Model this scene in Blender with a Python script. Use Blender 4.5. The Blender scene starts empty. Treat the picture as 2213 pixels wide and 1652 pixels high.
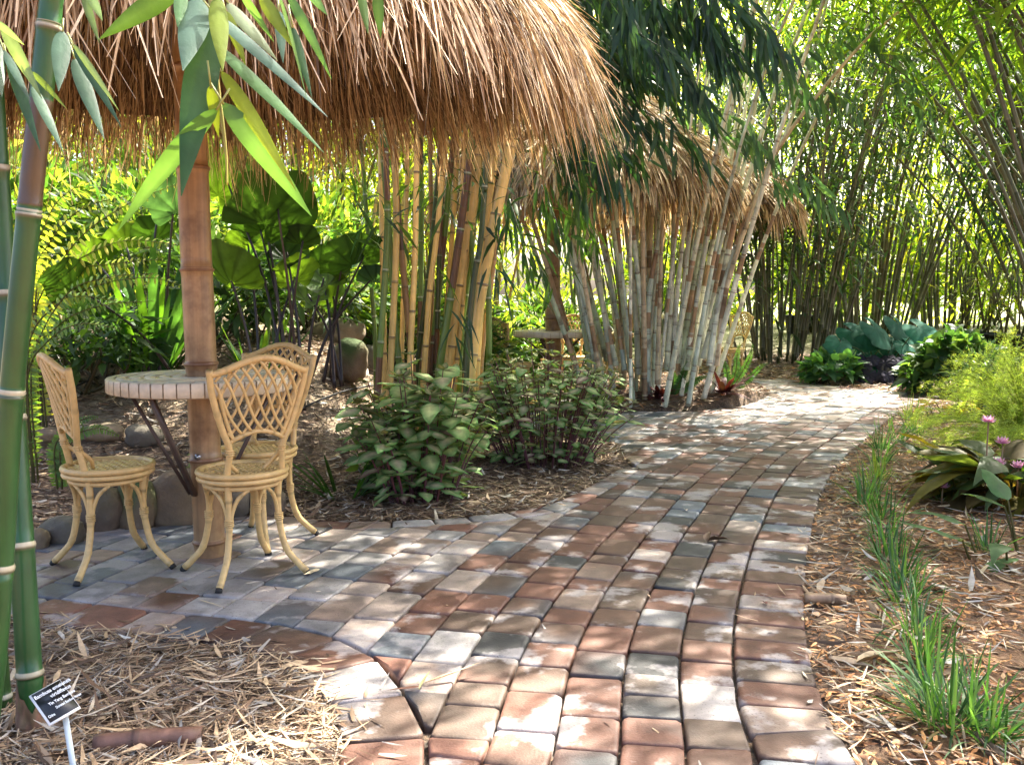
import bpy, math, random
import numpy as np
from mathutils import Vector, Matrix
rad = math.radians
S = bpy.context.scene
C = S.collection
rng = np.random.default_rng(7)
random.seed(7)

# ------------------------------------------------------------------ camera, sky, sun, exposure
EYE = 1.065
FPX, CX, CY, VH = 2000.0, 1106.0, 826.0, 635.0
PITCH = math.atan((CY - VH) / FPX)
cam = bpy.data.cameras.new('camera')
cam.sensor_width = 36.0
cam.lens = 36.0 * FPX / 2212.0
cam.clip_start = 0.05
cam.clip_end = 2000
camo = bpy.data.objects.new('camera', cam)
camo.location = (0, 0, EYE)
camo.rotation_euler = (math.pi / 2 - PITCH, 0, 0)
C.objects.link(camo)
S.camera = camo

SUN_EL, SUN_AZ = rad(52), rad(42)          # azimuth measured from +y towards +x
w = bpy.data.worlds.new('World')
S.world = w
w.use_nodes = True
nt = w.node_tree
sky = nt.nodes.new('ShaderNodeTexSky')
sky.sky_type = 'NISHITA'
sky.sun_disc = False
sky.sun_elevation = SUN_EL
sky.sun_rotation = SUN_AZ
sky.air_density = 0.6
sky.dust_density = 6.0
sky.ozone_density = 0.3
bg = nt.nodes['Background']
bg.inputs['Strength'].default_value = 0.11
nt.links.new(sky.outputs[0], bg.inputs['Color'])
sl = bpy.data.lights.new('sun', 'SUN')
sl.energy = 5.0
sl.angle = rad(0.53)
sl.color = (1.0, 0.93, 0.80)
so = bpy.data.objects.new('sun', sl)
sdir = Vector((math.cos(SUN_EL) * math.sin(SUN_AZ), math.cos(SUN_EL) * math.cos(SUN_AZ), math.sin(SUN_EL)))
so.rotation_euler = sdir.to_track_quat('Z', 'Y').to_euler()
so.location = sdir * 60
C.objects.link(so)
S.view_settings.view_transform = 'Standard'
S.view_settings.look = 'None'
S.view_settings.gamma = 1.0
S.view_settings.exposure = 3.05
S.render.engine = 'CYCLES'
S.cycles.max_bounces = 7
S.cycles.diffuse_bounces = 3
S.cycles.transmission_bounces = 4
S.cycles.transparent_max_bounces = 4
S.cycles.caustics_reflective = False
S.cycles.caustics_refractive = False

# ------------------------------------------------------------------ helpers
def ray(u, v):
    c, s = math.cos(PITCH), math.sin(PITCH)
    x, y = u - CX, CY - v
    return np.array([x, FPX * c + y * s, -FPX * s + y * c])

def at(u, v, Y):                            # a point at distance Y ahead
    r = ray(u, v)
    return r * (Y / r[1]) + np.array([0, 0, EYE])

def G(u, v, z=0.0):                         # where that line of sight meets height z
    r = ray(u, v)
    t = (z - EYE) / r[2]
    return r * t + np.array([0, 0, EYE])

def sm(a, b, x):
    t = np.clip((x - a) / (b - a), 0, 1)
    return t * t * (3 - 2 * t)

def terrain(x, y):
    x = np.asarray(x, float); y = np.asarray(y, float)
    bank = .74 * sm(4.5, 6.9, y) * sm(-.45, -1.5, x)
    mound = .20 * sm(8.0, 9.0, y) * (1 - sm(9.8, 11.2, y)) * sm(.45, 1.2, x) * (1 - sm(1.8, 3.0, x))
    far = .35 * sm(11.5, 17, y) * sm(1.0, 3.5, x)
    return bank + mound + far

def GP(u, v):                               # line of sight meets the terrain
    z = 0.0
    for _ in range(25):
        p = G(u, v, z)
        z = .6 * z + .4 * float(terrain(p[0], p[1]))
    return G(u, v, z)

def unit(a):
    return a / np.maximum(np.linalg.norm(a, axis=-1, keepdims=True), 1e-9)

def curve(pts, n):                          # Catmull-Rom through the points
    P = np.asarray(pts, float)
    if len(P) == 2:
        t = np.linspace(0, 1, n)[:, None]
        return P[0] * (1 - t) + P[1] * t
    Q = np.vstack([2 * P[0] - P[1], P, 2 * P[-1] - P[-2]])
    out = []
    for i, tt in enumerate(np.linspace(0, len(P) - 1 - 1e-6, n)):
        k = int(tt); f = tt - k
        a, b, c, d = Q[k], Q[k + 1], Q[k + 2], Q[k + 3]
        out.append(.5 * ((2 * b) + (-a + c) * f + (2 * a - 5 * b + 4 * c - d) * f * f + (-a + 3 * b - 3 * c + d) * f ** 3))
    return np.array(out)

def resample(P, step=None, n=None):
    P = np.asarray(P, float)
    d = np.r_[0, np.cumsum(np.linalg.norm(np.diff(P, axis=0), axis=1))]
    if n is None:
        n = max(2, int(round(d[-1] / step)) + 1)
    s = np.linspace(0, d[-1], n)
    return np.stack([np.interp(s, d, P[:, k]) for k in range(P.shape[1])], 1)

ORG = {}
class MB:
    """collects polygons with a colour per vertex and links them as ONE mesh object"""
    def __init__(self):
        self.v, self.c, self.q, self.t, self.n = [], [], [], [], 0
        self.ng = []
    def add(self, V, F, col):
        V = np.asarray(V, float).reshape(-1, 3)
        col = np.asarray(col, float)
        if col.ndim == 1:
            col = np.tile(col, (len(V), 1))
        self.v.append(V); self.c.append(col)
        if isinstance(F, np.ndarray):
            (self.q if F.shape[1] == 4 else self.t).append(F + self.n)
        else:
            for f in F:
                if len(f) == 4: self.q.append(np.array([f]) + self.n)
                elif len(f) == 3: self.t.append(np.array([f]) + self.n)
                else: self.ng.append(np.array(f) + self.n)
        self.n += len(V)
        return self
    def build(self, name, m, parent=None, smooth=False, org=None):
        V = np.vstack(self.v); col = np.vstack(self.c)
        o3 = np.array(org if org is not None else (ORG.get(parent, (0, 0, 0)) if parent else (0, 0, 0)), float)
        loops, starts, k = [], [], 0
        if self.q:
            q = np.vstack(self.q); loops.append(q.ravel()); starts.append(np.arange(len(q)) * 4 + k); k += q.size
        if self.t:
            t = np.vstack(self.t); loops.append(t.ravel()); starts.append(np.arange(len(t)) * 3 + k); k += t.size
        for f in self.ng:
            loops.append(f); starts.append(np.array([k])); k += len(f)
        L = np.concatenate(loops).astype(np.int32); ST = np.concatenate(starts).astype(np.int32)
        me = bpy.data.meshes.new(name)
        me.vertices.add(len(V)); me.vertices.foreach_set('co', (V - o3).astype(np.float32).ravel())
        me.loops.add(len(L)); me.loops.foreach_set('vertex_index', L)
        me.polygons.add(len(ST)); me.polygons.foreach_set('loop_start', ST)
        if smooth:
            me.polygons.foreach_set('use_smooth', np.ones(len(ST), bool))
        a = me.attributes.new('Col', 'FLOAT_COLOR', 'POINT')
        a.data.foreach_set('color', np.c_[col, np.ones(len(col))].astype(np.float32).ravel())
        me.update(calc_edges=True)
        me.validate()
        me.materials.append(m)
        o = bpy.data.objects.new(name, me)
        C.objects.link(o)
        if parent is not None:
            o.parent = parent
        if org is not None and parent is None:
            o.location = o3
        ORG[o] = o3
        return o

def thing(name, label, cat, loc=(0, 0, 0), group=None):
    o = bpy.data.objects.new(name, None)
    C.objects.link(o)
    o.location = loc
    o.empty_display_size = .1
    o['label'] = label; o['category'] = cat
    if group: o['group'] = group
    ORG[o] = np.array(loc, float)
    return o

def tag(o, label, cat, group=None, kind=None):
    if label: o['label'] = label
    if cat: o['category'] = cat
    if group: o['group'] = group
    if kind: o['kind'] = kind
    return o

def copy_tree(o, parent=None):
    c = o.copy(); C.objects.link(c)
    if parent: c.parent = parent
    for ch in list(o.children):
        copy_tree(ch, c)
    return c

# ---- shapes
def tube(mb, P, R, col, sides=8, cap=True):
    P = np.asarray(P, float); n = len(P)
    R = np.full(n, R, float) if np.ndim(R) == 0 else np.asarray(R, float)
    T = unit(np.gradient(P, axis=0))
    a = np.array([0, 0, 1.0]) if abs(T[0][2]) < .9 else np.array([1.0, 0, 0])
    u = unit(np.cross(T[0], a)); A = np.linspace(0, 2 * np.pi, sides, endpoint=False)
    V = np.empty((n, sides, 3))
    for i in range(n):
        u = unit(u - T[i] * np.dot(u, T[i]))
        b = np.cross(T[i], u)
        V[i] = P[i] + R[i] * (np.cos(A)[:, None] * u + np.sin(A)[:, None] * b)
    col = np.asarray(col, float)
    cc = np.repeat(col, sides, axis=0) if col.ndim == 2 else np.tile(col, (n * sides, 1))
    i = np.arange(n - 1)[:, None] * sides; j = np.arange(sides)[None]; k = (j + 1) % sides
    F = np.stack([i + j, i + k, i + sides + k, i + sides + j], -1).reshape(-1, 4)
    mb.add(V.reshape(-1, 3), F, cc)
    if cap:
        base = mb.n - n * sides
        mb.ng.append(np.arange(sides)[::-1] + base); mb.ng.append(np.arange(sides) + base + (n - 1) * sides)

def culm_mesh(mb, P, r0, r1, gap, col, sides=8, ring=(.42, .40, .30), dark=None, striped=None, start=.1, detail=2, collar=None, gj=.15):
    """bamboo cane along P: swollen pale node every gap metres"""
    P = resample(P, step=.05 if detail > 1 else .25)
    d = np.r_[0, np.cumsum(np.linalg.norm(np.diff(P, axis=0), axis=1))]
    L = d[-1]
    s, k, cl = [0], [1.0], [0]
    a = start * gap + .02
    while a < L - .03:
        if detail > 1:
            for da, kk, ci in ((-.030, 1.0, 0), (-.010, 1.03, 0), (-.004, 1.10, 2), (.002, 1.12, 1), (.009, 1.05, 1), (.011, 1.0, 0), (.05, .985, 0)):
                s.append(a + da); k.append(kk); cl.append(ci)
        else:
            for da, kk, ci in ((-.012, 1.0, 0), (0, 1.13, 1), (.014, 1.0, 3)):
                s.append(a + da); k.append(kk); cl.append(ci)
        a += gap * random.uniform(1 - gj, 1 + gj)
    s.append(L); k.append(1); cl.append(0)
    if collar is not None or detail > 1:
        for a in np.arange(.015, L, .022 if collar is not None else .06): s.append(a); k.append(1.0); cl.append(0)
    for (a0, a1, cc) in (collar or ()):
        for a in (a0 + .001, a0 - .003, a1 - .001, a1 + .003): s.append(a); k.append(1.06 if a0 < a < a1 else 1.0); cl.append(0)
    s = np.array(s); o = np.argsort(s, kind='stable'); s = np.clip(s[o], 0, L); k = np.array(k)[o]; cl = np.array(cl)[o]
    Q = np.stack([np.interp(s, d, P[:, i]) for i in range(3)], 1)
    R = (r0 + (r1 - r0) * s / L) * k
    col = np.array(col, float)
    dk = np.array(dark if dark is not None else col * .45)
    base = np.tile(col, (len(s), 1)) * (1 + .12 * np.sin(s * 3.1 + random.random() * 6))[:, None]
    cols = np.where((cl == 1)[:, None], np.array(ring), np.where((cl == 2)[:, None], dk, np.where((cl == 3)[:, None], (base + np.array(ring)) * .5, base)))
    if collar is not None:                 # a dry sheath still clasping part of the cane
        for (a0, a1, cc) in collar:
            m_ = (s > a0) & (s < a1) & (cl == 0)
            cols[m_] = cc
    tube(mb, Q, R, cols, sides)

PROF = {'lance': lambda t: np.clip(np.sin(np.pi * np.clip(t, 0, 1) ** .62) ** .9, .03, 1),
        'ovate': lambda t: np.clip(np.sin(np.pi * np.clip(t, 0, 1) ** .72) ** .75, .03, 1),
        'heart': lambda t: np.clip(np.where(t < .22, .75 + 1.15 * t, np.cos((t - .22) / .78 * np.pi / 2) ** .8), .03, 1),
        'strap': lambda t: np.clip(np.minimum(1, .45 + 3 * t) * (1 - t ** 5), .03, 1)}

def leaves(mb, P, D, Sd, L, W, col, droop=.2, segs=0, prof='lance', fold=.15, mid=None, wave=0, edge=None):
    P = np.asarray(P, float).reshape(-1, 3); N = len(P)
    if N == 0: return
    D = unit(np.broadcast_to(D, (N, 3))); Sd = np.broadcast_to(Sd, (N, 3))
    Sd = unit(Sd - D * np.sum(D * Sd, 1, keepdims=True)); Nn = np.cross(Sd, D)
    L = np.broadcast_to(np.asarray(L, float), (N,)); W = np.broadcast_to(np.asarray(W, float), (N,))
    dr = np.broadcast_to(np.asarray(droop, float), (N,))
    col = np.broadcast_to(np.asarray(col, float), (N, 3))
    if segs == 0:
        m_ = P + D * (L * .42)[:, None]; m_[:, 2] -= dr * L * .16
        tip = P + D * L[:, None]; tip[:, 2] -= dr * L
        e = Sd * (W * .5)[:, None] + Nn * (W * fold)[:, None]
        e2 = -Sd * (W * .5)[:, None] + Nn * (W * fold)[:, None]
        V = np.stack([P, m_ + e, tip, m_ + e2], 1).reshape(-1, 3)
        mb.add(V, (np.arange(N)[:, None] * 4 + np.arange(4)[None]), np.repeat(col, 4, 0))
        return
    t = np.linspace(0, 1, segs + 1); wd = PROF[prof](t)
    ce = P[:, None] + D[:, None] * (L[:, None] * t)[..., None]
    ce = ce.copy(); ce[..., 2] -= dr[:, None] * L[:, None] * t ** 2
    hw = W[:, None] * .5 * wd
    off = Sd[:, None] * hw[..., None]; up = Nn[:, None] * (hw * 2 * fold)[..., None]
    if wave:
        ph = rng.uniform(0, 6.28, (N, 1))
        up = up + Nn[:, None] * (W[:, None] * wave * np.sin(t * 14 + ph))[..., None]
        up2 = Nn[:, None] * (hw * 2 * fold)[..., None] + Nn[:, None] * (W[:, None] * wave * np.sin(t * 12 + ph + 2))[..., None]
    else:
        up2 = up
    V = np.stack([ce + off + up, ce, ce - off + up2], 2).reshape(-1, 3)
    c3 = np.repeat(col[:, None], (segs + 1) * 3, 1).reshape(N, segs + 1, 3, 3).copy()
    if mid is not None:
        mm = np.broadcast_to(np.asarray(mid, float), (N, 3))
        k = np.sin(np.pi * np.clip(t * 1.15, 0, 1)) ** .6
        c3[:, :, 1] = col[:, None] * (1 - k)[None, :, None] + mm[:, None] * k[None, :, None]
    if edge is not None:
        ee = np.broadcast_to(np.asarray(edge, float), (N, 3))
        c3[:, :, 0] = ee[:, None]; c3[:, :, 2] = ee[:, None]
    b = np.arange(N)[:, None, None] * (segs + 1) * 3 + np.arange(segs)[None, :, None] * 3
    q1 = np.concatenate([b + 0, b + 1, b + 4, b + 3], 2).reshape(-1, 4)
    q2 = np.concatenate([b + 1, b + 2, b + 5, b + 4], 2).reshape(-1, 4)
    mb.add(V, np.vstack([q1, q2]), c3.reshape(-1, 3))

def rdir(n, zlo=-1, zhi=1):
    a = rng.uniform(0, 2 * np.pi, n); z = rng.uniform(zlo, zhi, n); r = np.sqrt(np.maximum(0, 1 - z * z))
    return np.stack([r * np.cos(a), r * np.sin(a), z], 1)

def vary(col, n, amt=.25, hue=.12):
    c = np.tile(np.asarray(col, float), (n, 1)) * rng.uniform(1 - amt, 1 + amt, (n, 1))
    return np.clip(c * rng.uniform(1 - hue, 1 + hue, (n, 3)), 0, 1)

def mix_cols(pal, n, amt=.2, wts=None):
    pal = np.asarray(pal, float)
    k = rng.choice(len(pal), n, p=wts)
    return np.clip(pal[k] * rng.uniform(1 - amt, 1 + amt, (n, 1)), 0, 1)

# ------------------------------------------------------------------ materials (all read the mesh's own colour 'Col')
def M(name, rough=.6, transl=0.0, tint=(1.25, 1.25, .55), mott=None, bump=None, spec=.5, streak=None, patch=None, speck=None):
    m = bpy.data.materials.new(name); m.use_nodes = True
    n, l = m.node_tree.nodes, m.node_tree.links
    b = n['Principled BSDF']; b.inputs['Roughness'].default_value = rough
    b.inputs['Specular IOR Level'].default_value = spec
    at_ = n.new('ShaderNodeAttribute'); at_.attribute_name = 'Col'
    out = at_.outputs['Color']
    tc = n.new('ShaderNodeTexCoord')
    def noise(scale, detail=4, vec=None, rgh=.6):
        t = n.new('ShaderNodeTexNoise'); t.inputs['Scale'].default_value = scale; t.inputs['Detail'].default_value = detail
        t.inputs['Roughness'].default_value = rgh
        l.new(vec if vec is not None else tc.outputs['Object'], t.inputs['Vector'])
        return t.outputs['Fac']
    def rmp(src, a, b_, lo, hi):
        t = n.new('ShaderNodeMapRange'); t.inputs[1].default_value = a; t.inputs[2].default_value = b_
        t.inputs[3].default_value = lo; t.inputs[4].default_value = hi
        l.new(src, t.inputs[0]); return t.outputs[0]
    def mixc(fac, A, B, mode='MIX'):
        t = n.new('ShaderNodeMix'); t.data_type = 'RGBA'; t.blend_type = mode
        if isinstance(fac, float): t.inputs[0].default_value = fac
        else: l.new(fac, t.inputs[0])
        for s_, k in ((A, 6), (B, 7)):
            if isinstance(s_, tuple): t.inputs[k].default_value = (*s_, 1)
            else: l.new(s_, t.inputs[k])
        return t.outputs[2]
    def scale_col(src, fac):
        t = n.new('ShaderNodeVectorMath'); t.operation = 'SCALE'
        l.new(src, t.inputs[0]); l.new(fac, t.inputs['Scale']); return t.outputs[0]
    if mott:
        out = scale_col(out, rmp(noise(mott[0]), .3, .7, 1 - mott[1], 1 + mott[1]))
    if streak:                              # fine streaks along the object's height
        mp = n.new('ShaderNodeMapping'); mp.inputs['Scale'].default_value = streak[0]
        l.new(tc.outputs['Object'], mp.inputs['Vector'])
        out = scale_col(out, rmp(noise(1.0, 5, mp.outputs[0]), .3, .7, 1 - streak[1], 1 + streak[1]))
    if patch:
        for (sc, a, b_, colr, amt) in patch:
            f = rmp(noise(sc, 5), a, b_, 0, amt)
            out = mixc(f, out, colr)
    if speck:
        out = mixc(rmp(noise(speck[0], 1), speck[1], speck[1] + .03, 0, speck[3]), out, speck[2])
    l.new(out, b.inputs['Base Color'])
    if bump:
        bp = n.new('ShaderNodeBump'); bp.inputs['Strength'].default_value = bump[1]; bp.inputs['Distance'].default_value = bump[2] if len(bump) > 2 else .01
        l.new(noise(bump[0], 6), bp.inputs['Height']); l.new(bp.outputs[0], b.inputs['Normal'])
    if transl:
        tr = n.new('ShaderNodeBsdfTranslucent')
        t = n.new('ShaderNodeVectorMath'); t.operation = 'MULTIPLY'; t.inputs[1].default_value = tint
        l.new(out, t.inputs[0]); l.new(t.outputs[0], tr.inputs['Color'])
        mx = n.new('ShaderNodeMixShader'); mx.inputs[0].default_value = transl
        l.new(b.outputs[0], mx.inputs[1]); l.new(tr.outputs[0], mx.inputs[2])
        l.new(mx.outputs[0], n['Material Output'].inputs['Surface'])
    return m

MAT = dict(
    roofhair=M('roofhair', .75, .22, (1.1, .95, .7), mott=(30, .25)),
    leaf=M('leaf', .45, .5, (1.8, 1.7, .5), mott=(9, .25)),
    leaf_far=M('leaf_far', .5, .58, (2.3, 2.15, .45)),
    leaf_dark=M('leaf_dark', .5, .22, (1.6, 1.6, .5), mott=(6, .2)),
    leaf_big=M('leaf_big', .5, .45, (1.9, 1.7, .4), mott=(14, .25), bump=(60, .15), spec=.25),
    leaf_dull=M('leaf_dull', .7, .25, (1.5, 1.7, .7), mott=(5, .3), spec=.08),
    leaf_matte=M('leaf_matte', .6, .3, mott=(20, .3), bump=(90, .3)),
    culm=M('culm', .30, mott=(7, .22), streak=((60, 60, 2), .14), bump=(90, .06)),
    culm_far=M('culm_far', .45, mott=(5, .25)),
    culm_old=M('culm_old', .55, mott=(6, .35), streak=((40, 40, 3), .25), bump=(60, .2), patch=[(9, .56, .66, (.10, .045, .02), .6)]),
    post=M('post', .38, mott=(5, .3), streak=((35, 35, 1.5), .25), bump=(50, .08), patch=[(4.5, .50, .64, (.12, .05, .02), .8), (2.2, .55, .7, (.50, .36, .20), .6)]),
    thatch=M('thatch', .7, .25, (1.3, 1.0, .6), mott=(30, .2)),
    lining=M('lining', .9, mott=(14, .5)),
    paver=M('paver', .62, mott=(14, .28), bump=(160, .45, .004), spec=.5,
            patch=[(3.6, .545, .60, (.40, .37, .36), .62), (2.6, .60, .68, (.045, .032, .028), .55)], speck=(150, .66, (.05, .03, .025), .55)),
    soil=M('soil', .9, mott=(22, .5), bump=(70, 1, .02), patch=[(55, .5, .62, (.30, .19, .11), .5), (9, .55, .7, (.05, .03, .02), .6)]),
    mulch=M('mulch', .7, mott=(40, .25)),
    rock=M('rock', .85, mott=(7, .35), bump=(26, .6, .02), patch=[(5, .55, .66, (.07, .10, .035), .5)]),
    chair=M('chair', .42, mott=(30, .15), bump=(120, .12), patch=[(16, .60, .72, (.25, .13, .05), .4)]),
    rubber=M('rubber', .7), metal=M('metal', .45, mott=(20, .3)), steel=M('steel', .25),
    tile=M('tile', .45, mott=(18, .15), bump=(80, .15)),
    plastic=M('plastic', .45), sign_white=M('sign_white', .4), sign_black=M('sign_black', .35),
    petal=M('petal', .5, .35, (1.1, .9, 1.0)),
)
MAT['leaf_matte'].node_tree.nodes['Principled BSDF'].inputs['Specular IOR Level'].default_value = .25
for k_ in ('steel',):
    MAT[k_].node_tree.nodes['Principled BSDF'].inputs['Metallic'].default_value = 1
# ------------------------------------------------------------------ the setting: ground and brick path
def g2(lst): return [tuple(G(u, v)[:2]) for u, v in lst]
RIGHT = [(.60, 1.2)] + g2([(1850, 1652), (1800, 1575), (1768, 1490), (1745, 1400), (1738, 1300), (1744, 1200), (1754, 1150), (1770, 1080), (1800, 1020), (1830, 985), (1880, 943), (1915, 912), (1960, 882), (1990, 864)])
RIGHT = curve(RIGHT, 120)
FAR = g2([(2070, 862), (2070, 850), (1960, 850), (1800, 836), (1700, 821), (1640, 816), (1600, 814), (1600, 824)])
BED = g2([(1640, 832), (1664, 853), (1640, 868), (1600, 879), (1500, 892), (1345, 891)]) + [(.62, 8.55), (.62, 9.7), (.2, 10.3), (-.6, 10.1), (-1.0, 9.2), (-.8, 8.3), (-.2, 7.5), (.35, 7.05)] + g2([(1318, 950), (1345, 975), (1352, 992), (1340, 1012)])
REAR = g2([(1340, 1014), (1235, 1075), (1140, 1106), (1000, 1122), (850, 1131), (720, 1131), (600, 1119), (450, 1119), (300, 1131), (160, 1152), (50, 1178), (-90, 1215), (-330, 1290)])
ISLE = g2([(-330, 1322), (-120, 1326), (0, 1338), (230, 1371), (400, 1387), (540, 1408), (630, 1436), (688, 1478), (714, 1535), (734, 1652)]) + [(-.375, 1.2)]
REARC = curve(REAR, 60); ISLEC = curve(ISLE, 60)
OUTLINE = np.array([tuple(p) for p in RIGHT] + FAR + BED + [tuple(p) for p in REARC] + [tuple(p) for p in ISLEC])

def offset2(P, dist):                       # to the left of the walking direction
    T = unit(np.gradient(P, axis=0)); Nn = np.stack([-T[:, 1], T[:, 0]], 1)
    return P + Nn * dist
RIGHT_IN = offset2(RIGHT, .222)
REAR_IN = offset2(REARC, .125)
ISLE_IN = offset2(ISLEC, .20)
INNER = np.array([tuple(p) for p in RIGHT_IN] + FAR + BED[:-1] + [tuple(p) for p in REAR_IN] + [tuple(p) for p in ISLE_IN])

def inside(poly, X, Y):
    X = np.asarray(X, float); Y = np.asarray(Y, float)
    r = np.zeros(X.shape, bool); x0, y0 = poly[-1]
    for x1, y1 in poly:
        c = ((y1 > Y) != (y0 > Y)) & (X < (x0 - x1) * (Y - y1) / ((y0 - y1) if y0 != y1 else 1e-9) + x1)
        r ^= c; x0, y0 = x1, y1
    return r

def clip(subject, quad):                    # Sutherland-Hodgman against a convex paver
    out = [tuple(p) for p in subject]
    ar = sum(quad[i][0] * quad[(i + 1) % 4][1] - quad[(i + 1) % 4][0] * quad[i][1] for i in range(4))
    sg = 1 if ar > 0 else -1
    for i in range(4):
        a, b = quad[i], quad[(i + 1) % 4]
        inp, out = out, []
        if not inp: break
        f = lambda p: sg * ((b[0] - a[0]) * (p[1] - a[1]) - (b[1] - a[1]) * (p[0] - a[0]))
        p0 = inp[-1]; f0 = f(p0)
        for p in inp:
            f1 = f(p)
            if (f1 >= 0) != (f0 >= 0):
                t = f0 / (f0 - f1); out.append((p0[0] + t * (p[0] - p0[0]), p0[1] + t * (p[1] - p0[1])))
            if f1 >= 0: out.append(p)
            p0, f0 = p, f1
    cl = []
    for p in out:
        if not cl or (abs(p[0] - cl[-1][0]) + abs(p[1] - cl[-1][1])) > .004: cl.append(p)
    return cl

PAL = [(.118, .052, .034), (.098, .054, .036), (.074, .047, .033), (.105, .12, .135), (.21, .15, .115), (.22, .21, .205), (.032, .033, .035), (.175, .082, .056), (.34, .27, .225), (.32, .30, .285)]
W_PATH = [.28, .22, .17, .07, .05, .02, .10, .06, .02, .01]
W_PATIO = [.04, .02, .03, .13, .18, .15, .01, .04, .22, .18]
pav = MB()
def paver(poly, wts, top=.014):
    n = len(poly)
    if n < 3: return
    P = np.array(poly)
    area = .5 * abs(np.dot(P[:, 0], np.roll(P[:, 1], -1)) - np.dot(P[:, 1], np.roll(P[:, 0], -1)))
    if area < .0012: return
    c = P.mean(0)
    # soften the corners of whole pavers
    if n == 4:
        Q = []
        for i in range(4):
            a, b, d = P[i - 1], P[i], P[(i + 1) % 4]
            la, ld = np.linalg.norm(a - b), np.linalg.norm(d - b)
            k = random.uniform(.006, .015)
            Q += [b + (a - b) / la * k, b + (d - b) / ld * k]
        P = np.array(Q); n = 8
    elif n > 14:
        P = P[::2]; n = len(P)
    c = P.mean(0); rel = P - c; ln = np.linalg.norm(rel, axis=1, keepdims=True)
    tx, ty, dz = random.gauss(0, .006), random.gauss(0, .006), random.gauss(0, .0016)
    rings = []
    for inset, z in ((.0022, -.045), (.0022, top - .010), (.0040, top - .0035), (.0085, top - .0004), (.016, top)):
        q = c + rel * np.maximum(.2, 1 - inset * 1.25 / np.maximum(ln, .01))
        q = q + np.array([[random.gauss(0, .0011), random.gauss(0, .0011)] for _ in range(n)]) * (1 if inset > .003 else .3)
        zz = z + dz + (q[:, 0] - c[0]) * tx + (q[:, 1] - c[1]) * ty
        rings.append(np.c_[q, zz])
    V = np.vstack(rings + [np.array([[c[0], c[1], top + dz + .0005]])])
    F = []
    for r in range(4):
        for i in range(n):
            F.append((r * n + i, r * n + (i + 1) % n, (r + 1) * n + (i + 1) % n, (r + 1) * n + i))
    for i in range(n): F.append((4 * n + i, 4 * n + (i + 1) % n, 5 * n))
    ar = np.dot(P[:, 0], np.roll(P[:, 1], -1)) - np.dot(P[:, 1], np.roll(P[:, 0], -1))
    if ar < 0: F = [f[::-1] for f in F]
    col = mix_cols(PAL, 1, .16, wts)[0]
    col2 = mix_cols(PAL, 1, .16, wts)[0] if random.random() < .45 else col
    g = rel @ np.array([math.cos(random.random() * 6), math.sin(random.random() * 6)])
    k = np.clip(.5 + g / .12, 0, 1)[:, None] * .6
    cc = np.vstack([col * (1 - k) + col2 * k] * 5 + [col[None]])
    cc[:n] *= .35
    pav.add(V, F, cc)

EX = np.vstack([RIGHT, RIGHT[-1] + (RIGHT[-1] - RIGHT[-2]) / np.linalg.norm(RIGHT[-1] - RIGHT[-2]) * np.linspace(.1, 3, 12)[:, None]])
T0 = (RIGHT[1] - RIGHT[0]); T0 /= np.linalg.norm(T0)
EX = resample(np.vstack([RIGHT[0] - T0 * np.linspace(2.2, .1, 12)[:, None], EX]), step=.03)
for _ in range(60): EX[1:-1] = .25 * EX[:-2] + .5 * EX[1:-1] + .25 * EX[2:]
TT = unit(np.gradient(EX, axis=0)); NN = np.stack([-TT[:, 1], TT[:, 0]], 1)
SS = np.r_[0, np.cumsum(np.linalg.norm(np.diff(EX, axis=0), axis=1))]
def st(s, t):
    e = np.array([np.interp(s, SS, EX[:, k]) for k in (0, 1)]); nn = np.array([np.interp(s, SS, NN[:, k]) for k in (0, 1)])
    return e + nn * t
t = .222; colw = .152
while t < 5.2:
    s = random.uniform(0, .2)
    while s < SS[-1] - .3:
        Ln = random.choice([.15, .15, .15, .2, .2, .22, .12])
        c0 = st(s + Ln / 2, t + colw / 2)
        if -4.5 < c0[0] < 5.5 and .9 < c0[1] < 11.5:
            j = lambda: random.gauss(0, .0025)
            q = [st(s + j(), t + .001), st(s + Ln + j(), t + .001), st(s + Ln + j(), t + colw - .001), st(s + j(), t + colw - .001)]
            near = inside(INNER, np.array([p[0] for p in q] + [c0[0]]), np.array([p[1] for p in q] + [c0[1]]))
            if near.any():
                poly = [tuple(p) for p in q] if near.all() else clip(INNER, q)
                d_ = sm(.9, 1.7, t)
                w_ = np.array(W_PATH) * (1 - d_) + np.array(W_PATIO) * d_
                if c0[1] > 7.6: w_ = np.array(W_PATIO)
                paver(poly, w_ / w_.sum())
        s += Ln
    t += colw
def border(Pout, Pin, lens, wts):
    d = np.r_[0, np.cumsum(np.linalg.norm(np.diff((Pout + Pin) / 2, axis=0), axis=1))]
    a = 0
    while a < d[-1]:
        b = a + random.choice(lens)
        f = lambda s_, P: np.array([np.interp(s_, d, P[:, 0]), np.interp(s_, d, P[:, 1])])
        paver([tuple(f(a + .002, Pout)), tuple(f(b - .002, Pout)), tuple(f(b - .002, Pin)), tuple(f(a + .002, Pin))], wts)
        a = b
border(RIGHT, RIGHT_IN - (RIGHT_IN - RIGHT) * .015, [.15, .16, .145, .17], W_PATH)
border(ISLEC, ISLE_IN - (ISLE_IN - ISLEC) * .02, [.15, .19, .23], [.16, .14, .08, .10, .16, .12, .02, .08, .08, .06])
border(REARC, REAR_IN - (REAR_IN - REARC) * .02, [.17, .2, .22], W_PATIO)
tag(pav.build('path', MAT['paver']), 'curving path and patio of tumbled red brown and grey brick pavers', None, kind='structure')

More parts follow.
